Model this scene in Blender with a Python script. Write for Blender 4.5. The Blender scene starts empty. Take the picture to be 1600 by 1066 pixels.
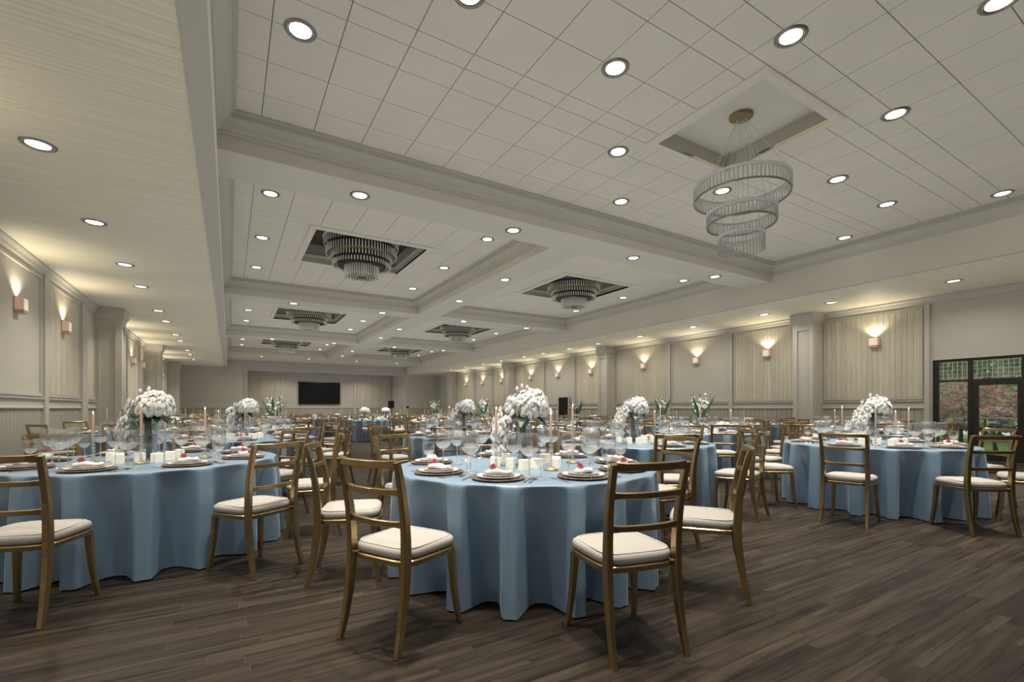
import bpy, math, random
from mathutils import Vector, Matrix
R = math.radians
random.seed(7)
scene = bpy.context.scene
COL = scene.collection

# ------------------------------------------------------------------ camera
TH = math.atan(441.5 / 734.0); ST, CT = math.sin(TH), math.cos(TH)
CAMH = 1.2
cam = bpy.data.cameras.new('camera'); cam.sensor_width = 36.0; cam.lens = 734.0 / 1600.0 * 36.0
cam.shift_y = (639 - 533) / 1600.0; cam.clip_start = 0.05; cam.clip_end = 300
camo = bpy.data.objects.new('camera', cam); COL.objects.link(camo)
camo.location = (0, 0, CAMH); camo.rotation_euler = (R(90), 0, -TH)
scene.camera = camo
# ------------------------------------------------------------------ world, ambient, exposure
world = bpy.data.worlds.new('world'); scene.world = world; world.use_nodes = True
wn = world.node_tree.nodes['Background']; wn.inputs[0].default_value = (1.0, 0.96, 0.88, 1); wn.inputs[1].default_value = 1.0
world.light_settings.ao_factor = 0.255; world.light_settings.distance = 3.7
cy = scene.cycles
cy.use_fast_gi = True; cy.fast_gi_method = 'ADD'
cy.max_bounces = 14; cy.diffuse_bounces = 2; cy.glossy_bounces = 3; cy.transparent_max_bounces = 16; cy.transmission_bounces = 12
cy.sample_clamp_indirect = 4.0; cy.sample_clamp_direct = 0.0; cy.caustics_reflective = False; cy.caustics_refractive = False
cy.use_denoising = True; cy.use_adaptive_sampling = True; cy.adaptive_threshold = 0.03; cy.adaptive_min_samples = 12; cy.light_sampling_threshold = 0.03
vs = scene.view_settings
vs.view_transform = 'Standard'; vs.look = 'None'; vs.gamma = 1.0; vs.use_curve_mapping = False; vs.exposure = 0.0
LAMP = 27.0        # watts of one downlight
SCONCE = 2.6

# ------------------------------------------------------------------ materials
def mat(name, col, rough=0.6, metal=0.0, spec=0.5, noise=None, bump=None, emit=None, coat=0.0):
    m = bpy.data.materials.new(name); m.use_nodes = True
    nt = m.node_tree; b = nt.nodes['Principled BSDF']
    b.inputs['Base Color'].default_value = (*col, 1); b.inputs['Roughness'].default_value = rough
    b.inputs['Metallic'].default_value = metal; b.inputs['Specular IOR Level'].default_value = spec
    b.inputs['Coat Weight'].default_value = coat
    if emit:
        b.inputs['Emission Color'].default_value = (*emit[0], 1); b.inputs['Emission Strength'].default_value = emit[1]; m.cycles.emission_sampling = 'NONE'
    tc = nt.nodes.new('ShaderNodeTexCoord') if (noise or bump) else None
    if noise:   # (scale xyz, amount)
        mp = nt.nodes.new('ShaderNodeMapping'); mp.inputs['Scale'].default_value = noise[0]
        nz = nt.nodes.new('ShaderNodeTexNoise'); nz.inputs['Scale'].default_value = 1.0; nz.inputs['Detail'].default_value = 5
        mr = nt.nodes.new('ShaderNodeMapRange'); mr.inputs[1].default_value = 0.3; mr.inputs[2].default_value = 0.7
        mr.inputs[3].default_value = 1 - noise[1]; mr.inputs[4].default_value = 1 + noise[1]
        mx = nt.nodes.new('ShaderNodeMix'); mx.data_type = 'RGBA'; mx.blend_type = 'MULTIPLY'; mx.inputs[0].default_value = 1
        mx.inputs[6].default_value = (*col, 1)
        geo = nt.nodes.new('ShaderNodeNewGeometry')
        L = nt.links
        L.new(geo.outputs['Position'], mp.inputs[0]); L.new(mp.outputs[0], nz.inputs[0]); L.new(nz.outputs[0], mr.inputs[0])
        L.new(mr.outputs[0], mx.inputs[7]); L.new(mx.outputs[2], b.inputs['Base Color'])
    if bump:    # (scale xyz, strength, distance)
        mp2 = nt.nodes.new('ShaderNodeMapping'); mp2.inputs['Scale'].default_value = bump[0]
        n2 = nt.nodes.new('ShaderNodeTexNoise'); n2.inputs['Scale'].default_value = 1.0; n2.inputs['Detail'].default_value = 3
        bp = nt.nodes.new('ShaderNodeBump'); bp.inputs['Strength'].default_value = bump[1]; bp.inputs['Distance'].default_value = bump[2]
        g2 = nt.nodes.new('ShaderNodeNewGeometry')
        L = nt.links
        L.new(g2.outputs['Position'], mp2.inputs[0]); L.new(mp2.outputs[0], n2.inputs[0]); L.new(n2.outputs[0], bp.inputs['Height'])
        L.new(bp.outputs[0], b.inputs['Normal'])
    return m

def mat_plank(name, c1, c2, stretch, rough, spread=0.35, coat=0.0, gscale=1.0):
    """wood piece: colour varies piece by piece, grain stretched along an axis"""
    m = bpy.data.materials.new(name); m.use_nodes = True
    nt = m.node_tree; N = nt.nodes; L = nt.links; b = N['Principled BSDF']
    geo = N.new('ShaderNodeNewGeometry'); oi = N.new('ShaderNodeObjectInfo')
    add = N.new('ShaderNodeMath'); add.operation = 'ADD'; fr = N.new('ShaderNodeMath'); fr.operation = 'FRACT'
    L.new(geo.outputs['Random Per Island'], add.inputs[0]); L.new(oi.outputs['Random'], add.inputs[1]); L.new(add.outputs[0], fr.inputs[0])
    ofs = N.new('ShaderNodeMath'); ofs.operation = 'MULTIPLY'; ofs.inputs[1].default_value = 37.0; L.new(fr.outputs[0], ofs.inputs[0])
    cmb = N.new('ShaderNodeCombineXYZ')
    for i in range(3): L.new(ofs.outputs[0], cmb.inputs[i])
    va = N.new('ShaderNodeVectorMath'); L.new(geo.outputs['Position'], va.inputs[0]); L.new(cmb.outputs[0], va.inputs[1])
    mp = N.new('ShaderNodeMapping'); mp.inputs['Scale'].default_value = stretch; L.new(va.outputs[0], mp.inputs[0])
    nz = N.new('ShaderNodeTexNoise'); nz.inputs['Scale'].default_value = gscale; nz.inputs['Detail'].default_value = 6; nz.inputs['Distortion'].default_value = 0.6
    L.new(mp.outputs[0], nz.inputs[0])
    cr = N.new('ShaderNodeMapRange'); cr.inputs[1].default_value = 0.32; cr.inputs[2].default_value = 0.68
    L.new(nz.outputs[0], cr.inputs[0])
    mix = N.new('ShaderNodeMix'); mix.data_type = 'RGBA'; mix.inputs[6].default_value = (*c1, 1); mix.inputs[7].default_value = (*c2, 1)
    L.new(cr.outputs[0], mix.inputs[0])
    sp = N.new('ShaderNodeMapRange'); sp.inputs[3].default_value = 1 - spread; sp.inputs[4].default_value = 1 + spread; L.new(fr.outputs[0], sp.inputs[0])
    mul = N.new('ShaderNodeMix'); mul.data_type = 'RGBA'; mul.blend_type = 'MULTIPLY'; mul.inputs[0].default_value = 1
    L.new(mix.outputs[2], mul.inputs[6]); L.new(sp.outputs[0], mul.inputs[7]); L.new(mul.outputs[2], b.inputs['Base Color'])
    b.inputs['Roughness'].default_value = rough; b.inputs['Coat Weight'].default_value = coat; b.inputs['Specular IOR Level'].default_value = 0.3
    bp = N.new('ShaderNodeBump'); bp.inputs['Strength'].default_value = 0.12; bp.inputs['Distance'].default_value = 0.004
    L.new(nz.outputs[0], bp.inputs['Height']); L.new(bp.outputs[0], b.inputs['Normal'])
    return m

def mat_stripes(name, c1, c2, freq, rough=0.55):
    """side ceiling: fine strips running across the aisle"""
    m = bpy.data.materials.new(name); m.use_nodes = True
    nt = m.node_tree; N = nt.nodes; L = nt.links; b = N['Principled BSDF']
    geo = N.new('ShaderNodeNewGeometry'); sx = N.new('ShaderNodeSeparateXYZ'); L.new(geo.outputs['Position'], sx.inputs[0])
    mu = N.new('ShaderNodeMath'); mu.operation = 'MULTIPLY'; mu.inputs[1].default_value = freq * 2 * math.pi; L.new(sx.outputs[1], mu.inputs[0])
    si = N.new('ShaderNodeMath'); si.operation = 'SINE'; L.new(mu.outputs[0], si.inputs[0])
    mp = N.new('ShaderNodeMapping'); mp.inputs['Scale'].default_value = (0.7, 22, 1); L.new(geo.outputs['Position'], mp.inputs[0])
    nz = N.new('ShaderNodeTexNoise'); nz.inputs['Scale'].default_value = 1.0; nz.inputs['Detail'].default_value = 6; L.new(mp.outputs[0], nz.inputs[0])
    a = N.new('ShaderNodeMath'); a.operation = 'MULTIPLY_ADD'; a.inputs[1].default_value = 0.10; L.new(si.outputs[0], a.inputs[0]); L.new(nz.outputs[0], a.inputs[2])
    mr = N.new('ShaderNodeMapRange'); mr.inputs[1].default_value = 0.25; mr.inputs[2].default_value = 0.75; L.new(a.outputs[0], mr.inputs[0])
    mix = N.new('ShaderNodeMix'); mix.data_type = 'RGBA'; mix.inputs[6].default_value = (*c1, 1); mix.inputs[7].default_value = (*c2, 1)
    L.new(mr.outputs[0], mix.inputs[0]); L.new(mix.outputs[2], b.inputs['Base Color']); b.inputs['Roughness'].default_value = rough
    bp = N.new('ShaderNodeBump'); bp.inputs['Strength'].default_value = 0.10; bp.inputs['Distance'].default_value = 0.004
    L.new(si.outputs[0], bp.inputs['Height']); L.new(bp.outputs[0], b.inputs['Normal'])
    return m

def mat_glass(name, tint=(1, 1, 1), white=0.06, ior=1.45, rough=0.03):
    m = bpy.data.materials.new(name); m.use_nodes = True
    nt = m.node_tree; N = nt.nodes; L = nt.links
    for n in list(N): N.remove(n)
    out = N.new('ShaderNodeOutputMaterial'); tr = N.new('ShaderNodeBsdfTransparent'); tr.inputs[0].default_value = (*tint, 1)
    gl = N.new('ShaderNodeBsdfGlossy'); gl.inputs['Roughness'].default_value = rough
    lw = N.new('ShaderNodeLayerWeight'); lw.inputs[0].default_value = 0.5
    pw = N.new('ShaderNodeMath'); pw.operation = 'POWER'; pw.inputs[1].default_value = 3.0; L.new(lw.outputs['Facing'], pw.inputs[0])
    fr = N.new('ShaderNodeMath'); fr.operation = 'MULTIPLY_ADD'; fr.inputs[1].default_value = 0.82; fr.inputs[2].default_value = 0.15; L.new(pw.outputs[0], fr.inputs[0])
    df = N.new('ShaderNodeBsdfDiffuse'); df.inputs[0].default_value = (0.92, 0.93, 0.93, 1)
    m1 = N.new('ShaderNodeMixShader'); L.new(fr.outputs[0], m1.inputs[0]); L.new(tr.outputs[0], m1.inputs[1]); L.new(gl.outputs[0], m1.inputs[2])
    m2 = N.new('ShaderNodeMixShader'); m2.inputs[0].default_value = white; L.new(m1.outputs[0], m2.inputs[1]); L.new(df.outputs[0], m2.inputs[2])
    L.new(m2.outputs[0], out.inputs[0])
    return m

MT = {}
MT['tile'] = mat('ceiling_tile', (0.77, 0.72, 0.61), 0.8, noise=((1.1, 1.1, 1), 0.03))
MT['tilegap'] = mat('ceiling_grid', (0.05, 0.047, 0.042), 0.8)
MT['paint'] = mat('trim_paint', (0.56, 0.525, 0.45), 0.55)
MT['beam'] = mat('beam_paint', (0.68, 0.64, 0.54), 0.6)
MT['wallpaint'] = mat('wall_paint', (0.56, 0.525, 0.445), 0.7, noise=((0.8, 0.8, 0.8), 0.03))
MT['header'] = mat('stage_header_paint', (0.52, 0.48, 0.45), 0.6)
MT['soffit'] = mat_stripes('side_ceiling_strips', (0.74, 0.685, 0.53), (0.90, 0.845, 0.67), 15.0)
MT['wallplank'] = mat_plank('limed_wood', (0.54, 0.49, 0.375), (0.68, 0.625, 0.495), (42, 42, 1.1), 0.6, 0.07)
MT['board'] = mat('wainscot_paint', (0.43, 0.405, 0.34), 0.55)
MT['floor'] = mat_plank('walnut_floor', (0.0075, 0.0051, 0.0035), (0.050, 0.0360, 0.0245), (1.2, 24, 1), 0.46, 0.30, coat=0.0)
MT['floorbase'] = mat('floor_joint', (0.13, 0.112, 0.092), 0.7)
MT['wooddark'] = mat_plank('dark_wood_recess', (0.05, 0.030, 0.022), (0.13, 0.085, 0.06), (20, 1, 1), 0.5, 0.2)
MT['steel'] = mat('brushed_steel', (0.42, 0.40, 0.37), 0.35, 0.8)
MT['darksteel'] = mat('dark_ring', (0.10, 0.095, 0.085), 0.4, 0.6)
MT['lens'] = mat('lamp_lens', (1, 1, 1), 0.4, emit=((1.0, 0.97, 0.9), 6.0))
MT['bulb'] = mat('sconce_bulb', (1, 1, 1), 0.4, emit=((1.0, 0.84, 0.58), 5.0))
MT['copper'] = mat('copper', (0.66, 0.42, 0.29), 0.35, 0.45)
MT['pinkglass'] = mat('rose_glass', (0.70, 0.50, 0.40), 0.3, emit=((1.0, 0.66, 0.46), 0.16))
MT['frost'] = mat('frosted_glass', (0.82, 0.74, 0.64), 0.35, emit=((1.0, 0.76, 0.56), 0.32))
MT['gold'] = mat('gilt_wood', (0.46, 0.335, 0.17), 0.30, 0.9, noise=((6, 6, 6), 0.10))
MT['cushion'] = mat('cream_fabric', (0.40, 0.37, 0.33), 0.8, bump=((260, 260, 260), 0.08, 0.001))
MT['piping'] = mat('cushion_piping', (0.52, 0.48, 0.43), 0.8)
MT['cloth'] = mat('blue_tablecloth', (0.190, 0.278, 0.372), 0.38, spec=0.6)
_b = MT['cloth'].node_tree.nodes['Principled BSDF']; _b.inputs['Sheen Weight'].default_value = 0.18; _b.inputs['Sheen Roughness'].default_value = 0.35; _b.inputs['Sheen Tint'].default_value = (0.82, 0.91, 1.0, 1)
MT['tabletop'] = mat('plywood', (0.35, 0.25, 0.15), 0.6)
MT['charger'] = mat('bronze_charger', (0.24, 0.165, 0.125), 0.35, 0.5)
MT['chargerrim'] = mat('charger_beads', (0.36, 0.26, 0.20), 0.3, 0.6)
MT['china'] = mat('white_china', (0.78, 0.75, 0.71), 0.2)
MT['chinarim'] = mat('grey_china_rim', (0.46, 0.40, 0.37), 0.3, 0.2)
MT['napkin'] = mat('ivory_napkin', (0.84, 0.80, 0.75), 0.85)
MT['rose'] = mat('pink_rose', (0.70, 0.17, 0.23), 0.7)
MT['silver'] = mat('silver', (0.62, 0.60, 0.57), 0.2, 0.95)
MT['glass'] = mat_glass('clear_glass', (1, 1, 1), 0.035)
MT['glassrefract'] = mat_glass('bowl_refraction_white', (1, 1, 1), 0.30)  # diffuse white stands in for refracted brightness in the lower bowl
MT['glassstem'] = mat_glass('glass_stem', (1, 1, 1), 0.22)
MT['pane'] = mat_glass('window_pane', (0.92, 0.95, 0.94), 0.0)
MT['crystal'] = mat_glass('crystal', (0.94, 0.94, 0.92), 0.26, rough=0.1)
MT['crystaldark'] = mat('smoky_crystal', (0.92, 0.88, 0.78), 0.08, 0.15)
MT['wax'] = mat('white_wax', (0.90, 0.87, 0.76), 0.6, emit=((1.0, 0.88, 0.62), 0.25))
MT['taper'] = mat('peach_taper', (0.62, 0.40, 0.30), 0.55)
MT['flame'] = mat('flame', (1, 1, 1), 0.5, emit=((1.0, 0.85, 0.55), 6.0))
MT['orchid'] = mat('white_orchid', (0.86, 0.85, 0.82), 0.6)
MT['lip'] = mat('orchid_throat', (0.62, 0.55, 0.30), 0.6)
MT['leaf'] = mat('dark_leaf', (0.022, 0.055, 0.020), 0.45)
MT['glad_leaf'] = mat('blade_leaf', (0.09, 0.17, 0.06), 0.5)
MT['stem'] = mat('green_stem', (0.05, 0.10, 0.03), 0.5)
MT['brass'] = mat('antique_brass', (0.36, 0.30, 0.16), 0.4, 0.6)
MT['doorframe'] = mat('dark_bronze', (0.045, 0.042, 0.038), 0.45, 0.4)
MT['black'] = mat('black_plastic', (0.012, 0.012, 0.014), 0.4)
MT['screen'] = mat('screen_glass', (0.008, 0.008, 0.010), 0.25)
MT['grass'] = mat('lawn', (0.26, 0.46, 0.12), 0.9, noise=((9, 9, 9), 0.4))
MT['hedge'] = mat('hedge_leaf', (0.28, 0.38, 0.20), 0.7, noise=((7, 7, 7), 0.5))
MT['petal_red'] = mat('red_bloom', (0.60, 0.13, 0.18), 0.7, noise=((9, 9, 9), 0.4))
MT['petal_pink'] = mat('pink_bloom', (0.82, 0.50, 0.55), 0.7)
MT['white'] = mat('white_lattice', (0.75, 0.75, 0.72), 0.6)
MT['stone'] = mat('garden_stone', (0.40, 0.38, 0.34), 0.8, noise=((5, 5, 5), 0.2))
MT['bark'] = mat('bark', (0.10, 0.07, 0.05), 0.8)

# ------------------------------------------------------------------ mesh helpers
class MB:
    def __init__(s): s.v = []; s.f = []
    def add(s, vs, fs):
        o = len(s.v); s.v += [tuple(v) for v in vs]; s.f += [tuple(i + o for i in f) for f in fs]
        return s
    def box(s, x0, x1, y0, y1, z0, z1):
        return s.add([(x0,y0,z0),(x1,y0,z0),(x1,y1,z0),(x0,y1,z0),(x0,y0,z1),(x1,y0,z1),(x1,y1,z1),(x0,y1,z1)],
                     [(0,3,2,1),(4,5,6,7),(0,1,5,4),(1,2,6,5),(2,3,7,6),(3,0,4,7)])
    def bbox(s, x0, x1, y0, y1, z0, z1, b, down=False):
        """box with a chamfered front: top (or bottom when down) edge"""
        za, zb = (z1, z1 - b) if not down else (z0, z0 + b)
        zo = z0 if not down else z1
        vs = [(x0,y0,zo),(x1,y0,zo),(x1,y1,zo),(x0,y1,zo),(x0,y0,zb),(x1,y0,zb),(x1,y1,zb),(x0,y1,zb),
              (x0+b,y0+b,za),(x1-b,y0+b,za),(x1-b,y1-b,za),(x0+b,y1-b,za)]
        fs = [(0,3,2,1),(8,9,10,11)] + [(i,(i+1)%4,4+(i+1)%4,4+i) for i in range(4)] + [(4+i,4+(i+1)%4,8+(i+1)%4,8+i) for i in range(4)]
        if down: fs = [tuple(reversed(f)) for f in fs]
        return s.add(vs, fs)
    def lathe(s, prof, seg=20, c=(0,0), a0=0.0):
        n = len(prof); vs = []; fs = []
        for i in range(seg):
            a = a0 + 2*math.pi*i/seg
            for r, z in prof: vs.append((c[0]+r*math.cos(a), c[1]+r*math.sin(a), z))
        for i in range(seg):
            j = (i+1) % seg
            for k in range(n-1): fs.append((i*n+k, j*n+k, j*n+k+1, i*n+k+1))
        return s.add(vs, fs)
    def sweep(s, pts, sizes, seg=None, cap=True, up=None):
        """seg None: rectangle section sizes=(w,h) each; else round radius"""
        pts = [Vector(p) for p in pts]; n = len(pts); rings = []
        for i, p in enumerate(pts):
            t = (pts[min(i+1,n-1)] - pts[max(i-1,0)]).normalized()
            u = Vector(up) if up else (Vector((1,0,0)) if abs(t.x) < 0.9 else Vector((0,0,1)))
            u = (u - t*u.dot(t)).normalized(); w = t.cross(u)
            if seg is None:
                a, b = sizes[i][0]/2, sizes[i][1]/2; c = 0.25*min(a, b)
                rings.append([p+u*x+w*y for x, y in ((-a,-b+c),(-a+c,-b),(a-c,-b),(a,-b+c),(a,b-c),(a-c,b),(-a+c,b),(-a,b-c))])
            else:
                r = sizes[i]; rings.append([p+(u*math.cos(2*math.pi*k/seg)+w*math.sin(2*math.pi*k/seg))*r for k in range(seg)])
        m = len(rings[0]); vs = [v for r in rings for v in r]; fs = []
        for i in range(n-1):
            for k in range(m): fs.append((i*m+k, i*m+(k+1)%m, (i+1)*m+(k+1)%m, (i+1)*m+k))
        if cap: fs += [tuple(reversed(range(m))), tuple((n-1)*m+k for k in range(m))]
        return s.add(vs, fs)
    def extend(s, o, M=None):
        vs = o.v if M is None else [M @ Vector(v) for v in o.v]
        return s.add(vs, o.f)
    def mesh(s, name, material=None, smooth=False):
        me = bpy.data.meshes.new(name); me.from_pydata(s.v, [], s.f)
        if smooth: me.polygons.foreach_set('use_smooth', [True]*len(me.polygons))
        if material: me.materials.append(material)
        me.validate(); me.update()
        return me

def OB(name, me, parent=None, loc=None, rz=None):
    if isinstance(me, tuple): me = me[0].mesh(name, MT[me[1]], me[2] if len(me) > 2 else False)
    o = bpy.data.objects.new(name, me); COL.objects.link(o)
    if parent is not None: o.parent = parent
    if loc is not None: o.location = loc
    if rz is not None: o.rotation_euler = (0, 0, rz)
    return o
def EMPTY(name, loc=(0,0,0), rz=0.0):
    o = bpy.data.objects.new(name, None); o.empty_display_size = 0.1; COL.objects.link(o)
    o.location = loc; o.rotation_euler = (0, 0, rz); return o
def tag(o, label, cat=None, group=None, kind=None):
    o['label'] = label
    if cat: o['category'] = cat
    if group: o['group'] = group
    if kind: o['kind'] = kind
    return o
def struct(o, label): o['kind'] = 'structure'; o['label'] = label; return o
ORD = ['first','second','third','fourth','fifth','sixth','seventh','eighth','ninth','tenth','eleventh','twelfth','thirteenth','fourteenth',
       'fifteenth','sixteenth','seventeenth','eighteenth','nineteenth','twentieth','twenty-first','twenty-second','twenty-third','twenty-fourth',
       'twenty-fifth','twenty-sixth','twenty-seventh','twenty-eighth','twenty-ninth','thirtieth','thirty-first','thirty-second','thirty-third','thirty-fourth','thirty-fifth','thirty-sixth']
def depth(x, y): return x*ST + y*CT
def across(x, y): return (x*CT - y*ST) / max(depth(x, y), 0.05)

# ------------------------------------------------------------------ dimensions
ZC, ZB, ZS = 4.87, 4.43, 3.95
LW, LF, RF, RW = -3.10, -0.143, 11.855, 14.715
YB, Y0, YA = 36.2, -4.0, 40.0
AX0, AX1 = 1.05, 12.0
BEAMS = [-1.23, 7.27, 15.77, 24.27, 32.77]; BW = 0.4
CX0, CX1 = 5.5, 6.3
TOP = 5.75

# ------------------------------------------------------------------ floor
fl = struct(OB('floor', (MB().box(LW-0.2, RW+0.2, Y0-0.2, YA+0.2, -0.2, -0.0016), 'floorbase')), 'dark brown wood plank floor of the hall')
PW = 0.090
allp = []
rr = random.Random(3)
row = 0; y = 0.2 - 47*PW
while y < YA:
    x = LW - rr.random()*1.1
    while x < RW:
        ln = rr.choice((0.9, 1.1, 1.2, 1.3))
        a, b = max(x, LW), min(x+ln, RW)
        if b - a > 0.05: allp.append((a, b, y, y+PW))
        x += ln
    y += PW; row += 1
def vis(p):
    cx, cyy = (p[0]+p[1])/2, (p[2]+p[3])/2; d = depth(cx, cyy)
    if d < 1.9: return 99
    u = across(cx, cyy)
    return d if abs(u) < 1.2 else 50 + d
allp.sort(key=vis)
pm = {}
G = 0.0007
for a, b, y0, y1 in allp[:300]:
    k = round(b-a, 3)
    if k not in pm: pm[k] = MB().bbox(0, k-2*G, 0, PW-2*G, -0.010, 0.0, 0.0005).mesh('plank', MT['floor'])
    OB('plank', pm[k], fl, (a+G, y0+G, 0))
m = MB()
for a, b, y0, y1 in allp[300:]:
    if vis((a,b,y0,y1)) < 9: m.bbox(a+G, b-G, y0+G, y1-G, -0.006, 0.0, 0.0005)
    else: m.add([(a+G,y0+G,0),(b-G,y0+G,0),(b-G,y1-G,0),(a+G,y1-G,0)], [(0,1,2,3)])
o = OB('plank', (m, 'floor'), fl); o['kind'] = 'stuff'

# ------------------------------------------------------------------ walls
def prism_yz(x0, x1, poly):      # polygon in (y,z) extruded along x
    n = len(poly); m = MB()
    vs = [(x0, y, z) for y, z in poly] + [(x1, y, z) for y, z in poly]
    m.add(vs, [tuple(range(n))[::-1], tuple(range(n, 2*n))] + [(i, (i+1) % n, n+(i+1) % n, n+i) for i in range(n)])
    return m
DY0, DY1, DZ = 1.46, 4.54, 2.38
wr = struct(OB('wall_right', (prism_yz(RW, RW+0.2, [(Y0,0),(DY0,0),(DY0,DZ),(DY1,DZ),(DY1,0),(YB,0),(YB,TOP),(Y0,TOP)]), 'wallpaint')), 'taupe wall with limed wood panels and the garden door')
wl = struct(OB('wall_left', (MB().box(LW-0.2, LW, Y0, YB, 0, TOP), 'wallpaint')), 'taupe wall with square columns along the narrow side aisle')
wf = struct(OB('wall_front', (MB().box(LW-0.2, RW+0.2, Y0-0.2, Y0, 0, TOP), 'wooddark')), 'unseen end wall facing the stage, dark for chair reflections')  # out of view; dark so the gilt chairs reflect less light
n8 = [(LW-0.2,0),(AX0,0),(AX0,ZS),(AX1,ZS),(AX1,0),(RW+0.2,0),(RW+0.2,TOP),(LW-0.2,TOP)]
m = MB(); n = len(n8)
m.add([(x, YB, z) for x, z in n8] + [(x, YB+0.25, z) for x, z in n8], [tuple(range(n)), tuple(range(n, 2*n))[::-1]] + [(i, n+i, n+(i+1) % n, (i+1) % n) for i in range(n)])
wb = struct(OB('wall_back', (m, 'wallpaint')), 'taupe end wall with the wide opening of the stage alcove')
struct(OB('wall_alcove', (MB().box(AX0-0.3, AX1+0.3, YA, YA+0.2, 0, ZS+0.3), 'wallpaint')), 'rear wall of the stage alcove behind the television')
wal = bpy.data.objects['wall_alcove']
struct(OB('wall_alcove_side', (MB().box(AX0-0.2, AX0, YB+0.25, YA, 0, ZS+0.3), 'wallpaint')), 'short side wall of the alcove towards the narrow aisle')
struct(OB('wall_alcove_side', (MB().box(AX1, AX1+0.2, YB+0.25, YA, 0, ZS+0.3), 'wallpaint')), 'short side wall of the alcove towards the sconce wall')
struct(OB('ceiling_alcove', (MB().box(AX0-0.2, AX1+0.2, YB+0.25, YA, ZS, ZS+0.2), 'header')), 'low ceiling over the stage alcove')
# header across the alcove
struct(OB('beam', (MB().box(LF+0.02, RF-0.02, YB-0.32, YB-0.002, ZS-0.16, ZB), 'header')), 'dark taupe header beam above the stage alcove')

# ------------------------------------------------------------------ side ceilings (soffits)
for nm, x0, x1, lab in (('ceiling_left', LW, LF, 'low striped ceiling strip over the narrow side aisle'), ('ceiling_right', RF, RW, 'low striped ceiling strip along the sconce wall')):
    so = struct(OB(nm, (MB().box(x0, x1, Y0, YB, ZS, TOP), 'beam')), lab)
    if nm == 'ceiling_left':
        OB('underside', (MB().box(x0, LF-0.165, Y0, YB-0.02, ZS-0.006, ZS-0.0005), 'soffit'), so)
        OB('edge_board', (MB().box(LF-0.163, LF+0.012, Y0, YB-0.02, ZS-0.022, ZS-0.0005), 'paint'), so)
        OB('edge_bead', (MB().box(LF+0.0125, LF+0.03, Y0, YB-0.02, ZS-0.022, ZS+0.03), 'tile'), so)
    else:
        OB('underside', (MB().box(RF+0.045, x1, Y0, YB-0.02, ZS-0.006, ZS-0.0005), 'soffit'), so)
        OB('edge_board', (MB().box(RF-0.006, RF+0.044, Y0, YB-0.02, ZS-0.014, ZS-0.0005), 'paint'), so)

# ------------------------------------------------------------------ beams
for i, c in enumerate(BEAMS):
    struct(OB('beam', (MB().box(LF, RF, c-BW, c+BW, ZB, TOP), 'beam')), ORD[i] + ' crosswise ceiling beam counted from the camera')
for i in range(1, 4):
    struct(OB('beam', (MB().box(CX0, CX1, BEAMS[i]+BW, BEAMS[i+1]-BW, ZB, TOP), 'beam')), 'lengthwise ceiling beam in the ' + ORD[i-1] + ' bay with recessed chandeliers')
struct(OB('ceiling', (MB().box(LF, RF, BEAMS[4]+BW, YB, ZB, ZB+0.2), 'beam')), 'flat ceiling strip before the stage alcove')
struct(OB('ceiling', (MB().box(LF, RF, Y0, BEAMS[0]-BW, ZC, ZC+0.2), 'tile')), 'ceiling strip behind the first beam')

# crown moulding inside each coffer
CROWN = [(0,4.600),(0.022,4.600),(0.022,4.628),(0.036,4.640),(0.036,4.668),(0.062,4.690),(0.085,4.735),(0.125,4.775),(0.160,4.785),(0.160,4.812),(0.178,4.812),(0.178,4.838),(0.215,4.838),(0.215,ZC-0.0005)]
ntrim = [0]
def crown(x0, x1, y0, y1, label, prof=CROWN):
    m = MB(); vs = []
    for o, z in prof: vs += [(x0+o,y0+o,z),(x1-o,y0+o,z),(x1-o,y1-o,z),(x0+o,y1-o,z)]
    fs = []
    for k in range(len(prof)-1):
        for i in range(4): fs.append((k*4+i, (k+1)*4+i, (k+1)*4+(i+1) % 4, k*4+(i+1) % 4))
    m.add(vs, fs); ntrim[0] += 1
    return struct(OB('trim_%d' % ntrim[0], (m, 'paint')), label)

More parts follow.
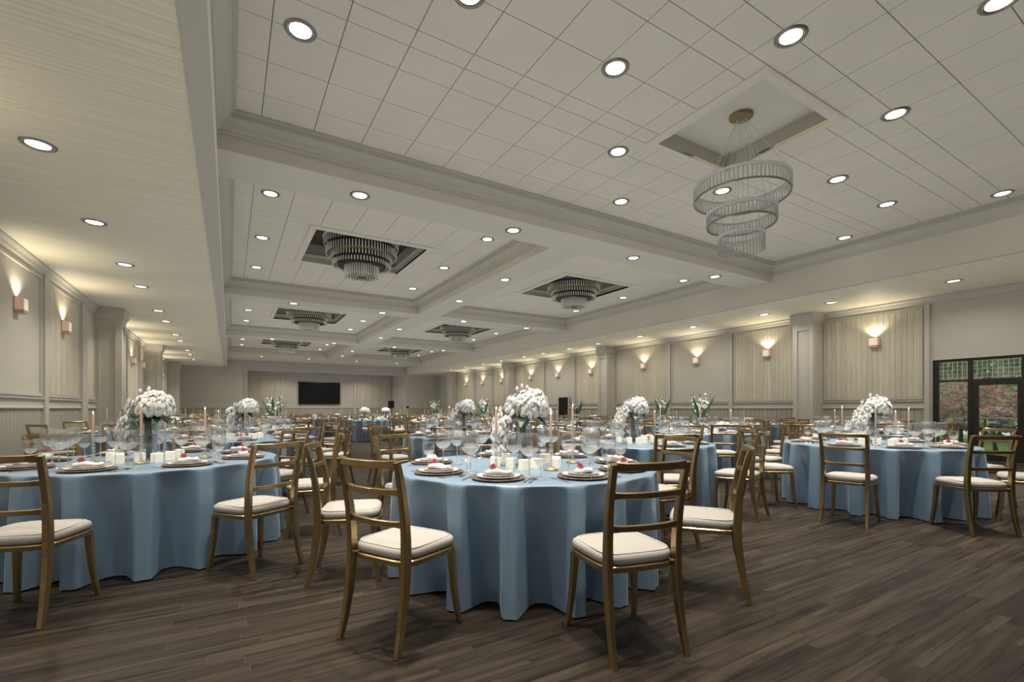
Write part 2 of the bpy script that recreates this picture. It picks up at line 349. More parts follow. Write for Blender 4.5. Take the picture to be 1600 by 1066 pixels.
# tiled ceilings
TP = 0.6093; GX, GY = 0.345, 4.37
def ring(x0, x1, y0, y1, h, z, z2=None):
    a = [(x0,y0),(x1,y0),(x1,y1),(x0,y1)]; b = [(h[0],h[2]),(h[1],h[2]),(h[1],h[3]),(h[0],h[3])]
    return MB().add([(p[0],p[1],z) for p in a] + [(p[0],p[1],z) for p in b], [(i,4+i,4+(i+1) % 4,(i+1) % 4) for i in range(4)])
fullt = MB().bbox(0, TP-0.007, 0, TP-0.007, ZC, ZC+0.012, 0.002, down=True).mesh('tile', MT['tile'])
def tiled(x0, x1, y0, y1, hole, label, pieces=True):
    """ceiling between x0..x1, y0..y1 with a square hole; pieces: each tile is its own part"""
    c = struct(OB('ceiling', (ring(x0, x1, y0, y1, hole, ZC+0.013 if pieces else ZC), 'tilegap' if pieces else 'tile')), label)
    ix0, ix1, iy0, iy1 = x0+0.17, x1-0.17, y0+0.17, y1-0.17
    def clip(a, b, c0, d):
        i = math.floor((a-GX)/TP)
        while GX+i*TP < b:
            j = math.floor((c0-GY)/TP)
            while GY+j*TP < d:
                tx0, tx1 = max(a, GX+i*TP), min(b, GX+(i+1)*TP); ty0, ty1 = max(c0, GY+j*TP), min(d, GY+(j+1)*TP)
                if tx1-tx0 > 0.02 and ty1-ty0 > 0.02: yield tx0, tx1, ty0, ty1
                j += 1
            i += 1
    regs = [(ix0, ix1, iy0, hole[2]), (ix0, ix1, hole[3], iy1), (ix0, hole[0], hole[2], hole[3]), (hole[1], ix1, hole[2], hole[3])]
    mm = MB(); g = 0.0035
    for rg in regs:
        for t in clip(*rg):
            if not pieces:
                continue
            w, h = t[1]-t[0], t[3]-t[2]
            if abs(w-TP) < 1e-4 and abs(h-TP) < 1e-4: OB('tile', fullt, c, (t[0]+g, t[2]+g, 0))
            else: OB('tile', (MB().bbox(t[0]+g, t[1]-g, t[2]+g, t[3]-g, ZC, ZC+0.012, 0.002, down=True), 'tile'), c)
    return c

def recess(cx, cy_, half, hin, dep, label, dark):
    """framed square well in the ceiling"""
    t = EMPTY('ceiling_recess', (cx, cy_, ZC)); struct(t, label)
    z = lambda v: v
    # frame: flat moulding around the opening
    for k in range(4):
        m = MB(); a, b = half, hin; q = [(-a,-a),(a,-a),(b,-b),(-b,-b)]
        top, bot = 0.0, -0.035
        mid = [(-a+0.03,-a+0.03),(a-0.03,-a+0.03),(b,-b),(-b,-b)]
        vs = [(x,y,0.012) for x,y in q] + [(x,y,-0.020) for x,y in q[:2]] + [(x,y,bot) for x,y in mid]
        m.add(vs, [(0,1,5,4),(4,5,7,6),(6,7,8,9),(9,8,2,3)])
        ob = OB('frame', (m, 'tile'), t); ob.rotation_euler = (0,0,R(90*k))
    for k in range(4):
        m = MB()
        if dark:
            pr = [(hin, -0.035), (hin, 0.10), (hin-0.03, 0.10), (hin-0.05, 0.14), (hin-0.05, 0.17), (hin-0.02, 0.17), (hin-0.02, dep)]
        else:
            pr = [(hin, -0.035), (hin, dep)]
        vs = []
        for a, zz in pr: vs += [(-a,-a,zz),(a,-a,zz)]
        m.add(vs, [(2*i,2*i+1,2*i+3,2*i+2) for i in range(len(pr)-1)])
        ob = OB('well_side', (m, 'paint'), t); ob.rotation_euler = (0,0,R(90*k))
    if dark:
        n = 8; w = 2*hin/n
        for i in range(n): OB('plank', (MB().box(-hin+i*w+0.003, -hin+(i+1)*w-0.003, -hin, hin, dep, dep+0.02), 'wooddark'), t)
    else: OB('well_top', (MB().box(-hin, hin, -hin, hin, dep, dep+0.02), 'tile'), t)
    return t

NX, NY = 5.78, 3.75
tiled(LF, RF, BEAMS[0]+BW, BEAMS[1]-BW, (NX-0.85, NX+0.85, NY-0.86, NY+0.86), 'white tiled ceiling of the wide bay with the ring chandelier')
crown(LF, RF, BEAMS[0]+BW, BEAMS[1]-BW, 'crown moulding around the wide bay with the ring chandelier')
recess(NX, NY, 0.86, 0.74, 0.20, 'shallow square ceiling recess above the ring chandelier', False)
ROWY = [11.38, 19.98, 28.45]
COFF = []
for r in range(3):
    y0, y1 = BEAMS[r+1]+BW, BEAMS[r+2]-BW
    for s, (x0, x1, cx) in enumerate(((LF, CX0, 2.69), (CX1, RF, 9.06))):
        nm = '%s bay on the %s side' % (('nearer', 'middle', 'far')[r], ('narrow aisle', 'sconce wall')[s])
        tiled(x0, x1, y0, y1, (cx-1.30, cx+1.30, ROWY[r]-1.30, ROWY[r]+1.30), 'white ceiling of the ' + nm, pieces=(r == 0))
        crown(x0, x1, y0, y1, 'crown moulding of the ' + nm)
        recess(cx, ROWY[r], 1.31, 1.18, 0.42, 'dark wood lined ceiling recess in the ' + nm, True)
        COFF.append((cx, ROWY[r], nm))

# ------------------------------------------------------------------ wall dressing
plank_me = {}
def wall_planks(wall, x, side, ya, yb, z0, z1):
    n = max(1, round((yb-ya)/0.125)); w = (yb-ya)/n
    k = (round(w, 3), z0, z1, side)
    if k not in plank_me:
        m = MB(); m.bbox(0, z1-z0, 0, w-0.004, 0.0, 0.014, 0.0015)
        M = Matrix(((0,0,-side,0),(0,1,0,0),(1,0,0,0),(0,0,0,1)))
        plank_me[k] = MB().extend(m, M).mesh('plank', MT['wallplank'])
    for i in range(n): OB('plank', plank_me[k], wall, (x, ya+i*w+0.003, z0))
board_me = {}
def wall_boards(wall, x, side, ya, yb, z0, z1):
    n = max(1, round((yb-ya)/0.15)); w = (yb-ya)/n
    k = (round(w, 3), side)
    if k not in board_me:
        m = MB(); m.bbox(0, z1-z0, 0, w-0.012, 0.0, 0.014, 0.006)
        M = Matrix(((0,0,-side,0),(0,1,0,0),(1,0,0,0),(0,0,0,1)))
        board_me[k] = MB().extend(m, M).mesh('board', MT['board'])
    for i in range(n): OB('board', board_me[k], wall, (x, ya+i*w+0.006, z0))
def bar_y(x, side, ya, yb, prof):    # horizontal moulding, prof (out, z)
    n = len(prof); m = MB(); vs = []
    for yy in (ya, yb): vs += [(x-side*o, yy, z) for o, z in prof]
    m.add(vs, [(i, i+1, n+i+1, n+i) for i in range(n-1)] + [tuple(range(n)), tuple(range(n, 2*n))[::-1]]); return m
WCROWN = [(0,3.76),(0.02,3.76),(0.02,3.79),(0.045,3.82),(0.06,3.87),(0.10,3.905),(0.11,3.905),(0.11,ZS-0.007),(0,ZS-0.007)]
RAIL = [(0,1.195),(0.02,1.195),(0.045,1.21),(0.045,1.235),(0.025,1.25),(0.025,1.35),(0.045,1.365),(0.06,1.385),(0.06,1.405),(0,1.41)]
BASE = [(0,0),(0.03,0),(0.03,0.13),(0.018,0.16),(0,0.16)]
def panel_frame(wall, x, side, ya, yb, z0, z1, w=0.055):
    for a, b, c, d in ((ya, yb, z1-w, z1), (ya, yb, z0, z0+w), (ya, ya+w, z0+w, z1-w), (yb-w, yb, z0+w, z1-w)):
        xs = sorted((x, x-side*0.03)); OB('panel_moulding', (MB().box(xs[0], xs[1], a, b, c, d), 'paint'), wall)
def dress(wall, x, side, segs, rails, stiles):
    for kind, ya, yb in segs:
        panel_frame(wall, x, side, ya, yb, 1.44, 3.74)
        if kind == 'w': wall_planks(wall, x, side, ya+0.058, yb-0.058, 1.5, 3.68)
        wall_boards(wall, x, side, ya+0.02, yb-0.02, 0.16, 1.19)
    for ya, yb in rails:
        OB('chair_rail', (bar_y(x, side, ya, yb, RAIL), 'paint'), wall)
    for yy, w in stiles:
        xs = sorted((x, x-side*0.065)); OB('stile', (MB().box(xs[0], xs[1], yy-w/2, yy+w/2, 0, 3.76), 'paint'), wall)

COLR = [7.27, 15.77, 24.27, 32.77]
segs = [('w', 4.72, 6.97)]; stiles = [(4.63, 0.10)]; rails = [(4.68, 7.0)]
for c in COLR[:3]:
    segs += [('w', c+0.32, c+2.54), ('p', c+2.72, c+5.16), ('w', c+5.34, c+8.18)]
    stiles += [(c+2.63, 0.13), (c+5.25, 0.13)]; rails += [(c+0.27, c+8.23)]
segs += [('p', 33.1, YB-0.05)]; rails += [(33.04, YB)]
dress(wr, RW, 1, segs, rails, stiles)
COLL = [7.4, 16.8, 25.3, 33.8]
segs = [('p', -3.9, 1.8), ('w', 2.0, 7.0)]; rails = [(Y0, 7.1)]; stiles = [(1.9, 0.13)]
for c in (8.3, 16.8, 25.3):
    segs += [('p', c+0.32, c+4.05), ('w', c+4.33, c+6.70), ('w', c+7.35, c+8.18)]
    stiles += [(c+4.19, 0.22), (c+7.02, 0.5)]; rails += [(c+0.27, c+8.23)]
segs += [('p', 34.1, YB-0.05)]; rails += [(34.07, YB)]
dress(wl, LW, -1, segs, rails, stiles)
struct(OB('baseboard_right', (bar_y(RW, 1, 4.6, YB, BASE), 'paint')), 'painted baseboard under the sconce wall wainscot')
struct(OB('baseboard_left', (bar_y(LW, -1, Y0, YB, BASE), 'paint')), 'painted baseboard along the narrow aisle wall')
for x, s, lab, ya in ((RW, 1, 'cornice along the top of the sconce wall', Y0), (LW, -1, 'cornice along the top of the narrow aisle wall', Y0)):
    ntrim[0] += 1; struct(OB('trim_%d' % ntrim[0], (bar_y(x, s, ya, YB, WCROWN), 'paint')), lab)

def column(x, side, c, label):
    t = EMPTY('column', (x, c, 0)); struct(t, label)
    def bx(o0, o1, w, z0, z1): 
        xs = sorted((-side*o0, -side*o1)); return MB().box(xs[0], xs[1], -w, w, z0, z1)
    OB('shaft', (bx(0, 0.545, 0.245, 0, 3.70), 'paint'), t)
    # raised stiles leaving a sunk panel on the front and on both flanks
    f = 0.582
    for a, b, z0, z1 in ((-0.275,-0.16,0.3,3.45),(0.16,0.275,0.3,3.45),(-0.275,0.275,0.0,0.3),(-0.275,0.275,3.45,3.70)):
        xs = sorted((-side*0.5451, -side*f)); OB('front_moulding', (MB().box(xs[0], xs[1], a, b, z0, z1), 'paint'), t)
    for sy in (-1, 1):
        ys = sorted((sy*0.2451, sy*0.275))
        for a, b, z0, z1 in ((0.0,0.12,0.3,3.45),(0.43,0.545,0.3,3.45),(0.0,0.545,0.0,0.3),(0.0,0.545,3.45,3.70)):
            xs = sorted((-side*a, -side*b)); OB('side_moulding', (MB().box(xs[0], xs[1], ys[0], ys[1], z0, z1), 'paint'), t)
    m = MB(); pr = [(0.585,0.277,3.60),(0.60,0.29,3.60),(0.60,0.29,3.64),(0.62,0.31,3.69),(0.635,0.325,3.69),(0.645,0.335,3.74),(0.645,0.335,ZS-0.008)]
    vs = []
    for o, w, z in pr: vs += [(0,-w,z),(-side*o,-w,z),(-side*o,w,z),(0,w,z)]
    m.add(vs, [(k*4+i,k*4+i+1,k*4+4+i+1,k*4+4+i) for k in range(len(pr)-1) for i in range(3)] + [(0,1,2,3)])
    OB('capital', (m, 'paint'), t)
for i, c in enumerate(COLR): column(RW, 1, c, ORD[i] + ' square column of the sconce wall counted from the garden door')
for i, c in enumerate(COLL): column(LW, -1, c, ORD[i] + ' square column of the narrow aisle wall counted from the camera')

# back wall and alcove dressing (faces -Y)
def bx_back(wall, x0, x1, z0, z1, yy, th, nm, mt): return OB(nm, (MB().box(x0, x1, yy-th, yy, z0, z1), mt), wall)
for wall, yy, xa, xb in ((wb, YB, LW, AX0), (wb, YB, AX1, RW), (wal, YA, AX0, AX1)):
    bx_back(wall, xa, xb, 1.25, 1.40, yy, 0.05, 'chair_rail', 'paint')
    n = round((xb-xa)/0.3); w = (xb-xa)/n
    for i in range(n): bx_back(wall, xa+i*w+0.01, xa+(i+1)*w-0.01, 0.0, 1.25, yy, 0.02, 'board', 'board')
    bx_back(wall, xa, xb, 3.66, ZS-0.008, yy, 0.09, 'cornice', 'header' if yy == YA else 'paint')
for xa, xb in ((1.30, 3.35), (9.05, 11.6)):
    n = round((xb-xa)/0.16); w = (xb-xa)/n
    for i in range(n): bx_back(wal, xa+i*w+0.004, xa+(i+1)*w-0.004, 1.40, 3.66, YA, 0.02, 'plank', 'wallplank')
for xx in (1.15, 3.5, 6.15, 8.9, 11.8):
    if xx != 6.15: bx_back(wal, xx-0.1, xx+0.1, 0, 3.66, YA, 0.06, 'stile', 'paint')
for xx in (AX0-0.1, AX1+0.1): bx_back(wb, xx-0.09, xx+0.09, 0, 3.78, YB, 0.05, 'stile', 'header')

# ------------------------------------------------------------------ garden door
dr = EMPTY('door_1', (RW, 0, 0)); struct(dr, 'dark bronze glazed double door with side lights and transom')
def db(nm, y0, y1, z0, z1, x0=0.03, x1=0.12, mt='doorframe'): return OB(nm, (MB().box(x0, x1, y0, y1, z0, z1), mt), dr)
db('jamb', 4.44, DY1, 0, DZ); db('jamb', DY0, 1.56, 0, DZ); db('head', 1.56, 4.44, DZ-0.06, DZ)
db('transom_bar', 1.56, 4.44, 1.84, 1.885)
for yy in (3.87, 3.00, 2.13): db('mullion', yy-0.04, yy+0.04, 1.885, DZ-0.06)
db('mullion', 3.83, 3.91, 0.0, 1.84); db('mullion', 2.09, 2.17, 0.0, 1.84)
for y0, y1 in ((3.005, 3.828), (2.172, 2.995)):
    lf = EMPTY('door_leaf'); lf.parent = dr
    def lb(nm, a, b, z0, z1): return OB(nm, (MB().box(0.04, 0.10, a, b, z0, z1), 'doorframe'), lf)
    lb('stile', y0, y0+0.10, 0.01, 1.835); lb('stile', y1-0.10, y1, 0.01, 1.835); lb('top_rail', y0+0.10, y1-0.10, 1.74, 1.835)
    lb('lock_rail', y0+0.10, y1-0.10, 0.71, 0.76); lb('bottom_rail', y0+0.10, y1-0.10, 0.01, 0.20)
    OB('pane', (MB().box(0.065, 0.072, y0+0.10, y1-0.10, 0.76, 1.74), 'pane'), lf); OB('pane', (MB().box(0.065, 0.072, y0+0.10, y1-0.10, 0.20, 0.71), 'pane'), lf)
    OB('push_bar', (MB().sweep([(0.0, y0+0.12, 0.98), (0.0, y1-0.12, 0.98)], [0.015]*2, 8), 'steel'), lf)
for y0, y1 in ((3.91, 4.44), (1.56, 2.09)): OB('pane', (MB().box(0.065, 0.072, y0, y1, 0.0, 1.84), 'pane'), dr)
for y0, y1 in ((3.91, 4.44), (3.04, 3.83), (2.17, 2.96), (1.56, 2.09)): OB('pane', (MB().box(0.065, 0.072, y0, y1, 1.885, DZ-0.06), 'pane'), dr)
# dark service door in the sconce wall
d2 = EMPTY('door_2', (RW, 19.25, 0)); struct(d2, 'small dark service door set into the far sconce wall')
OB('leaf', (MB().box(-0.075, -0.062, -0.40, 0.40, 0.0, 1.78), 'screen'), d2); OB('casing', (MB().box(-0.082, -0.062, -0.48, -0.405, 0, 1.85), 'paint'), d2)
OB('casing', (MB().box(-0.082, -0.062, 0.405, 0.48, 0, 1.85), 'paint'), d2); OB('casing', (MB().box(-0.082, -0.062, -0.405, 0.405, 1.785, 1.85), 'paint'), d2)
OB('handle', (MB().sweep([(-0.10, -0.33, 0.95), (-0.10, -0.24, 0.95)], [0.012]*2, 8), 'steel'), d2)

# ------------------------------------------------------------------ garden beyond the door
struct(OB('ground', (MB().box(RW+0.25, RW+16, -12, 16, -0.2, -0.02), 'grass')), 'green lawn outside the garden door')
struct(OB('path', (MB().box(RW+0.25, RW+1.4, -2, 8, -0.02, -0.005), 'stone')), 'pale stone path right outside the garden door')
def leafball(rg, n, c, r, size, flat=0.8):
    m = MB()
    for _ in range(n):
        d = Vector((rg.gauss(0,1), rg.gauss(0,1), rg.gauss(0,1))).normalized(); q = rg.random()**0.35
        p = Vector(c) + Vector((d.x*r[0], d.y*r[1], d.z*r[2]))*q
        a = Vector((rg.gauss(0,1), rg.gauss(0,1), rg.gauss(0,1))).normalized(); b = a.orthogonal().normalized()
        s = size*(0.6+0.8*rg.random())
        m.add([p-a*s, p+b*s*0.55, p+a*s, p-b*s*0.55], [(0,1,2,3)])
    return m
rg = random.Random(11)
SH = [('flowering_shrub', RW+3.6, 5.0, (1.0,1.2,1.3), 'petal_red', 'red flowering shrub seen through the side light'),
      ('flowering_shrub', RW+4.4, 2.4, (1.1,1.3,1.35), 'petal_red', 'large red flowering shrub seen through the door leaf'),
      ('flowering_shrub', RW+4.0, 0.0, (0.9,0.9,1.0), 'petal_pink', 'pink flowering shrub beside the red one'),
      ('hedge_bush', RW+7.0, 7.0, (1.3,1.65,2.7), None, 'tall green bush behind the red shrubs'),
      ('hedge_bush', RW+7.4, 3.5, (1.3,1.7,2.5), None, 'broad green bush in the middle of the garden'),
      ('hedge_bush', RW+7.2, 0.0, (1.3,1.7,2.6), None, 'leafy green bush behind the pink shrub'),
      ('hedge_bush', RW+8.5, 10.6, (1.5,1.7,2.7), None, 'green bush at the far corner of the lawn'),
      ('hedge_bush', RW+9.5, -3.5, (1.7,2.0,2.9), None, 'big green bush closing the garden on the near side'),
      ('hedge_bush', RW+10.5, 1.6, (1.6,2.0,3.2), None, 'tallest green bush at the back of the garden'),
      ('hedge_bush', RW+10.6, 5.8, (1.5,2.0,3.1), None, 'second tallest green bush at the back of the garden'),
      ('low_plant', RW+2.0, 3.9, (0.35,0.35,0.40), 'petal_pink', 'small pink flowering standard near the door threshold')]
for nm, x, y, r, pet, lab in SH:
    t = EMPTY(nm, (x, y, -0.0195)); tag(t, lab, 'shrub', 'garden shrubs')
    o = OB('leaves', (leafball(rg, 5200 if pet is None else 1300, (0,0,r[2]*0.98 if pet is None else r[2]*0.35+0.85), r if pet is None else (r[0], r[1], r[2]*0.62), 0.12 if pet is None else 0.07), 'hedge'), t); o['kind'] = 'stuff'
    if pet: 
        o = OB('blooms', (leafball(rg, 1500, (0,0,r[2]*0.35+0.88), (r[0]*1.03,r[1]*1.03,r[2]*0.62), 0.055), pet), t); o['kind'] = 'stuff'
    OB('trunk', (MB().sweep([(0,0,0),(0.02,0.01,r[2]*0.5),(0,0.03,r[2])], [0.06,0.05,0.03], 8), 'bark'), t)
tr = EMPTY('trellis', (RW+2.6, 3.2, -0.02)); tag(tr, 'white garden trellis screen seen above the shrubs through the transom', 'trellis')
for yy in (-2.6, -0.2, 2.2): OB('post', (MB().box(-0.04, 0.04, yy-0.04, yy+0.04, 0, 2.9), 'white'), tr)
for k in range(50): OB('slat', (MB().box(-0.008, 0.008, -2.6+k*0.1-0.006, -2.6+k*0.1+0.006, 2.05, 2.85), 'white'), tr)
for k in range(8): OB('rail', (MB().box(-0.014, -0.0085, -2.6, 2.2, 2.07+k*0.11, 2.082+k*0.11), 'white'), tr)

# ------------------------------------------------------------------ downlights
ringm = MB().lathe([(0.108,-0.004),(0.113,-0.014),(0.125,-0.018),(0.142,-0.012),(0.150,-0.001)], 32).mesh('trim_ring', MT['steel'], True)
innerm = MB().lathe([(0.108,-0.004),(0.100,0.004)], 32).mesh('dark_bezel', MT['darksteel'], True)
lensm = MB()
lensm.add([(0.108*math.cos(2*math.pi*i/32), 0.108*math.sin(2*math.pi*i/32), -0.0045) for i in range(32)], [tuple(range(32))[::-1]])
lensm.v = [(x*0.94, y*0.94, z) for x, y, z in lensm.v]; lensm = lensm.mesh('lens', MT['lens'])
bezm = MB().lathe([(0.100,-0.0052),(0.111,-0.0095)], 32).mesh('bezel', MT['darksteel'], True)
lampd = bpy.data.lights.new('downlight_lamp', 'AREA'); lampd.shape = 'DISK'; lampd.size = 0.18; lampd.energy = LAMP; lampd.color = (1.0, 0.94, 0.83); lampd.spread = R(74)
lampn = lampd.copy(); lampn.spread = R(48); lampn.energy = LAMP*0.6
lampb = lampd.copy(); lampb.spread = R(150); lampb.energy = LAMP*1.1
lampl = lampd.copy(); lampl.spread = R(120); lampl.energy = LAMP*0.95
lamps = lampd.copy(); lamps.spread = R(150); lamps.energy = LAMP*0.55
def downlight(x, y, z, label, group, ld=None):
    t = EMPTY('ceiling_downlight', (x, y, z)); tag(t, label, 'downlight', group)
    OB('trim_ring', ringm, t); OB('bezel', bezm, t); OB('lens', lensm, t)
    l = bpy.data.objects.new('lamp', ld or lampd); COL.objects.link(l); l.parent = t; l.location = (0, 0, -0.022)
near = [(0.59,4.96),(1.82,3.76),(3.56,3.76),(4.74,2.55),(5.95,1.36),(4.75,4.96),(5.94,6.13),(7.10,2.55),(8.33,3.75),(10.10,3.75),(11.28,2.55),(7.11,4.95),(11.29,4.95),(0.59,2.55),(1.82,1.36),(10.1,1.36)]
near.sort(key=lambda p: across(*p))
for i, p in enumerate(near): downlight(*p, ZC, ORD[i] + ' round downlight from the left in the wide tiled bay', 'downlights in the wide tiled bay', lampn if p[0] > 11 else None)
for bi, b in enumerate(BEAMS[1:]):
    for i, x in enumerate((1.69, 4.40, 7.40, 10.15)):
        downlight(x, b, ZB, ORD[i] + ' downlight from the left under the ' + ORD[bi] + ' crosswise beam ahead', 'downlights under the crosswise beams', lampb if bi == 3 else None)
for r in range(3):
    for i, yy in enumerate((BEAMS[r+1]+2.88, BEAMS[r+1]+5.60)):
        downlight(5.9, yy, ZB, ORD[r*2+i] + ' downlight along the lengthwise beam from the near end', 'downlights under the lengthwise beam')
    for s, xs in enumerate(((0.6, 4.78), (6.98, 11.12))):
        for j, x in enumerate(xs):
            for i, dy in enumerate((-2.4, 0.0, 2.45)):
                downlight(x, ROWY[r]+dy, ZC, '%s downlight of the %s row in the %s' % (ORD[i], ('inner', 'outer')[(j+s+1) % 2] if s == 0 else ('inner','outer')[j], COFF[r*2+s][2]), 'downlights around the recessed chandeliers', lampn if x > 11 else None)
for i, y in enumerate((1.8, 4.25, 6.71, 9.08, 11.44, 13.3, 16.33, 18.18, 21.27, 23.07, 26.67, 28.61, 31.5)):
    downlight(-1.70, y, ZS-0.006, ORD[i] + ' downlight of the striped ceiling over the narrow aisle', 'downlights over the narrow aisle', lampl)
for i, y in enumerate((1.3, 3.75, 6.14, 7.91, 10.35, 12.72, 15.07, 17.04, 19.1, 20.86, 23.3, 25.6, 28.0, 30.4)):
    downlight(13.30, y, ZS-0.006, ORD[i] + ' downlight of the striped ceiling along the sconce wall', 'downlights along the sconce wall', lamps)
for i, x in enumerate((3.4, 6.2, 9.2)): downlight(x, 38.2, ZS-0.001, ORD[i] + ' small downlight from the left over the stage alcove', 'downlights over the stage', lampb)

# ------------------------------------------------------------------ wall sconces (local: wall at x=0, room towards -x)
sc_body = MB()   # copper cradle: bottom, two cheeks
def U(y0, y1, z0, z1, x0, x1): return MB().box(x0, x1, y0, y1, z0, z1)
sc_parts = [('back_plate', U(-0.105, 0.105, -0.15, 0.13, -0.012, 0.0).mesh('back_plate', MT['copper'])),
            ('cradle', U(-0.105, 0.105, -0.15, -0.09, -0.125, -0.0125).mesh('cradle', MT['copper'])),
            ('cheek', U(-0.105, -0.090, -0.09, 0.10, -0.125, -0.0125).mesh('cheek', MT['pinkglass'])),
            ('glass_front', U(-0.0895, 0.0895, -0.09, 0.10, -0.125, -0.118).mesh('glass_front', MT['frost'])),
            ('cheek', U(0.090, 0.105, -0.09, 0.10, -0.125, -0.0125).mesh('cheek', MT['pinkglass'])),
            ('bulb', MB().lathe([(0.0005,-0.03),(0.028,-0.02),(0.038,0.02),(0.028,0.065),(0.0005,0.085)], 12, (-0.062, 0)).mesh('bulb', MT['bulb'], True))]
scl = bpy.data.lights.new('sconce_lamp', 'SPOT'); scl.energy = SCONCE*13; scl.color = (1.0, 0.88, 0.66); scl.spot_size = R(128); scl.spot_blend = 0.6; scl.shadow_soft_size = 0.03
def sconce(x, y, rz, label):
    t = EMPTY('wall_sconce', (x, y, 2.97), rz); tag(t, label, 'sconce', 'copper wall sconces')
    for nm, me in sc_parts: OB(nm, me, t)
    l = bpy.data.objects.new('lamp', scl); COL.objects.link(l); l.parent = t; l.location = (-0.07, 0, 0.11); l.rotation_euler = (R(180), R(-12), 0)
ys = [5.72]
for c in COLR[:3]: ys += [c+1.35, c+4.0, c+6.55]
for i, y in enumerate(ys): sconce(RW-0.016 if (i % 3) != 2 else RW-0.001, y, 0, ORD[i] + ' glowing copper sconce on the wall with the garden door')
for i, y in enumerate((3.0, 5.6, 11.15, 13.68, 19.6, 22.0, 24.15, 28.1, 30.6)): sconce(LW+0.016 if i not in (2, 4, 7) else LW+0.001, y, math.pi, ORD[i] + ' copper sconce on the wall of the narrow aisle')

# ------------------------------------------------------------------ ring chandelier
ch = EMPTY('ring_chandelier', (NX, NY, 0)); tag(ch, 'three tier crystal ring chandelier hanging on thin wires', 'chandelier')
TOPZ = ZC + 0.20
OB('canopy', (MB().lathe([(0.0005,TOPZ-0.045),(0.12,TOPZ-0.045),(0.145,TOPZ-0.03),(0.145,TOPZ-0.001)], 28), 'brass', True), ch)
crm = {}
def crystal(w, h):
    k = (w, h)
    if k not in crm:
        pr = [(0.0005, 0), (w, -0.012), (w, -h+0.02), (0.0005, -h)]
        crm[k] = MB().lathe(pr, 5).mesh('crystal', MT['crystal'])
    return crm[k]
for ri, (rad, zt, n, hh, dx) in enumerate(((0.575, 4.17, 72, 0.17, 0.0), (0.415, 3.80, 56, 0.15, 0.0), (0.275, 3.49, 40, 0.20, 0.0))):
    rgp = OB('ring', (MB().lathe([(rad-0.018, zt-0.03),(rad-0.018, zt),(rad+0.018, zt),(rad+0.018, zt-0.03),(rad-0.018, zt-0.03)], 64), 'white', True), ch)
    OB('lower_band', (MB().lathe([(rad-0.008, zt-hh-0.03),(rad-0.008, zt-hh-0.01),(rad+0.008, zt-hh-0.01),(rad+0.008, zt-hh-0.03),(rad-0.008, zt-hh-0.03)], 64), 'steel', True), rgp) if ri < 2 else None
    for i in range(n):
        a = 2*math.pi*i/n
        OB('crystal', crystal(0.013 if ri < 2 else 0.011, hh), rgp, (rad*math.cos(a), rad*math.sin(a), zt-0.031))
    for i in range(4):
        a = 2*math.pi*i/4 + ri*0.5
        OB('wire', (MB().sweep([(0.05*math.cos(a), 0.05*math.sin(a), TOPZ-0.046), (rad*math.cos(a), rad*math.sin(a), zt)], [0.0035]*2, 5), 'white'), ch)

# ------------------------------------------------------------------ recessed drum chandeliers
tiers = [(0.83, 0.30, 0.39, 58), (0.68, -0.07, 0.27, 48), (0.38, -0.24, 0.34, 30)]   # radius, top z above ZC, height, prisms
def tier_mesh(rad, zt, hh, n, rings):
    m = MB()
    for q in range(rings):
        rq = rad*(1 - 0.16*q); nn = max(8, int((1.25 if rad > 0.5 else 1.5)*n*(1-0.16*q)))
        for half in range(2 if q == 0 and rad > 0.5 else 1):
            za = zt - half*hh*0.52; zb = za - (hh*0.48 if (q == 0 and rad > 0.5) else hh)
            rh = rq*(1 - 0.05*half)
            for i in range(nn):
                a = 2*math.pi*(i + 0.5*((q+half) % 2))/nn
                pr = [(0.0005, za), (0.015, za-0.02), (0.017, zb+0.04), (0.0005, zb)]
                m.lathe(pr, 4, (rh*math.cos(a), rh*math.sin(a)), a)
    return m.mesh('crystal_tier', MT['crystaldark'])
tm = [tier_mesh(*t, rings=(1 if k < 2 else 5)) for k, t in enumerate(tiers)]
hoop = [MB().lathe([(r-0.035, z),(r-0.035, z+0.045),(r+0.035, z+0.045),(r+0.035, z),(r-0.035, z)], 48).mesh('hoop', MT['white' if r > 0.8 else 'brass'], True) for r, z, h, n in tiers]
drum = [MB().lathe([(0.0005, z), (r*0.80, z), (r*0.80, z-h*0.90), (0.0005, z-h*0.90)], 36).mesh('dark_gap_core', MT['doorframe'], False) for r, z, h, n in tiers]  # added dark core so the gaps between prisms read as shaded
core = MB().lathe([(0.0005, 0.415), (0.12, 0.415), (0.12, 0.37), (0.5, 0.346), (0.0005, 0.346)], 24).mesh('stem_plate', MT['steel'], True)
for i, (cx, yy, nm) in enumerate(COFF):
    t = EMPTY('drum_chandelier', (cx, yy, ZC)); tag(t, 'tiered crystal drum chandelier in the recess of the ' + nm, 'chandelier', 'recessed drum chandeliers')
    OB('stem_plate', core, t)
    for k in range(3):
        OB('hoop', hoop[k], t); OB('dark_gap_core', drum[k], t); o = OB('crystal_tier', tm[k], t); o['kind'] = 'stuff'

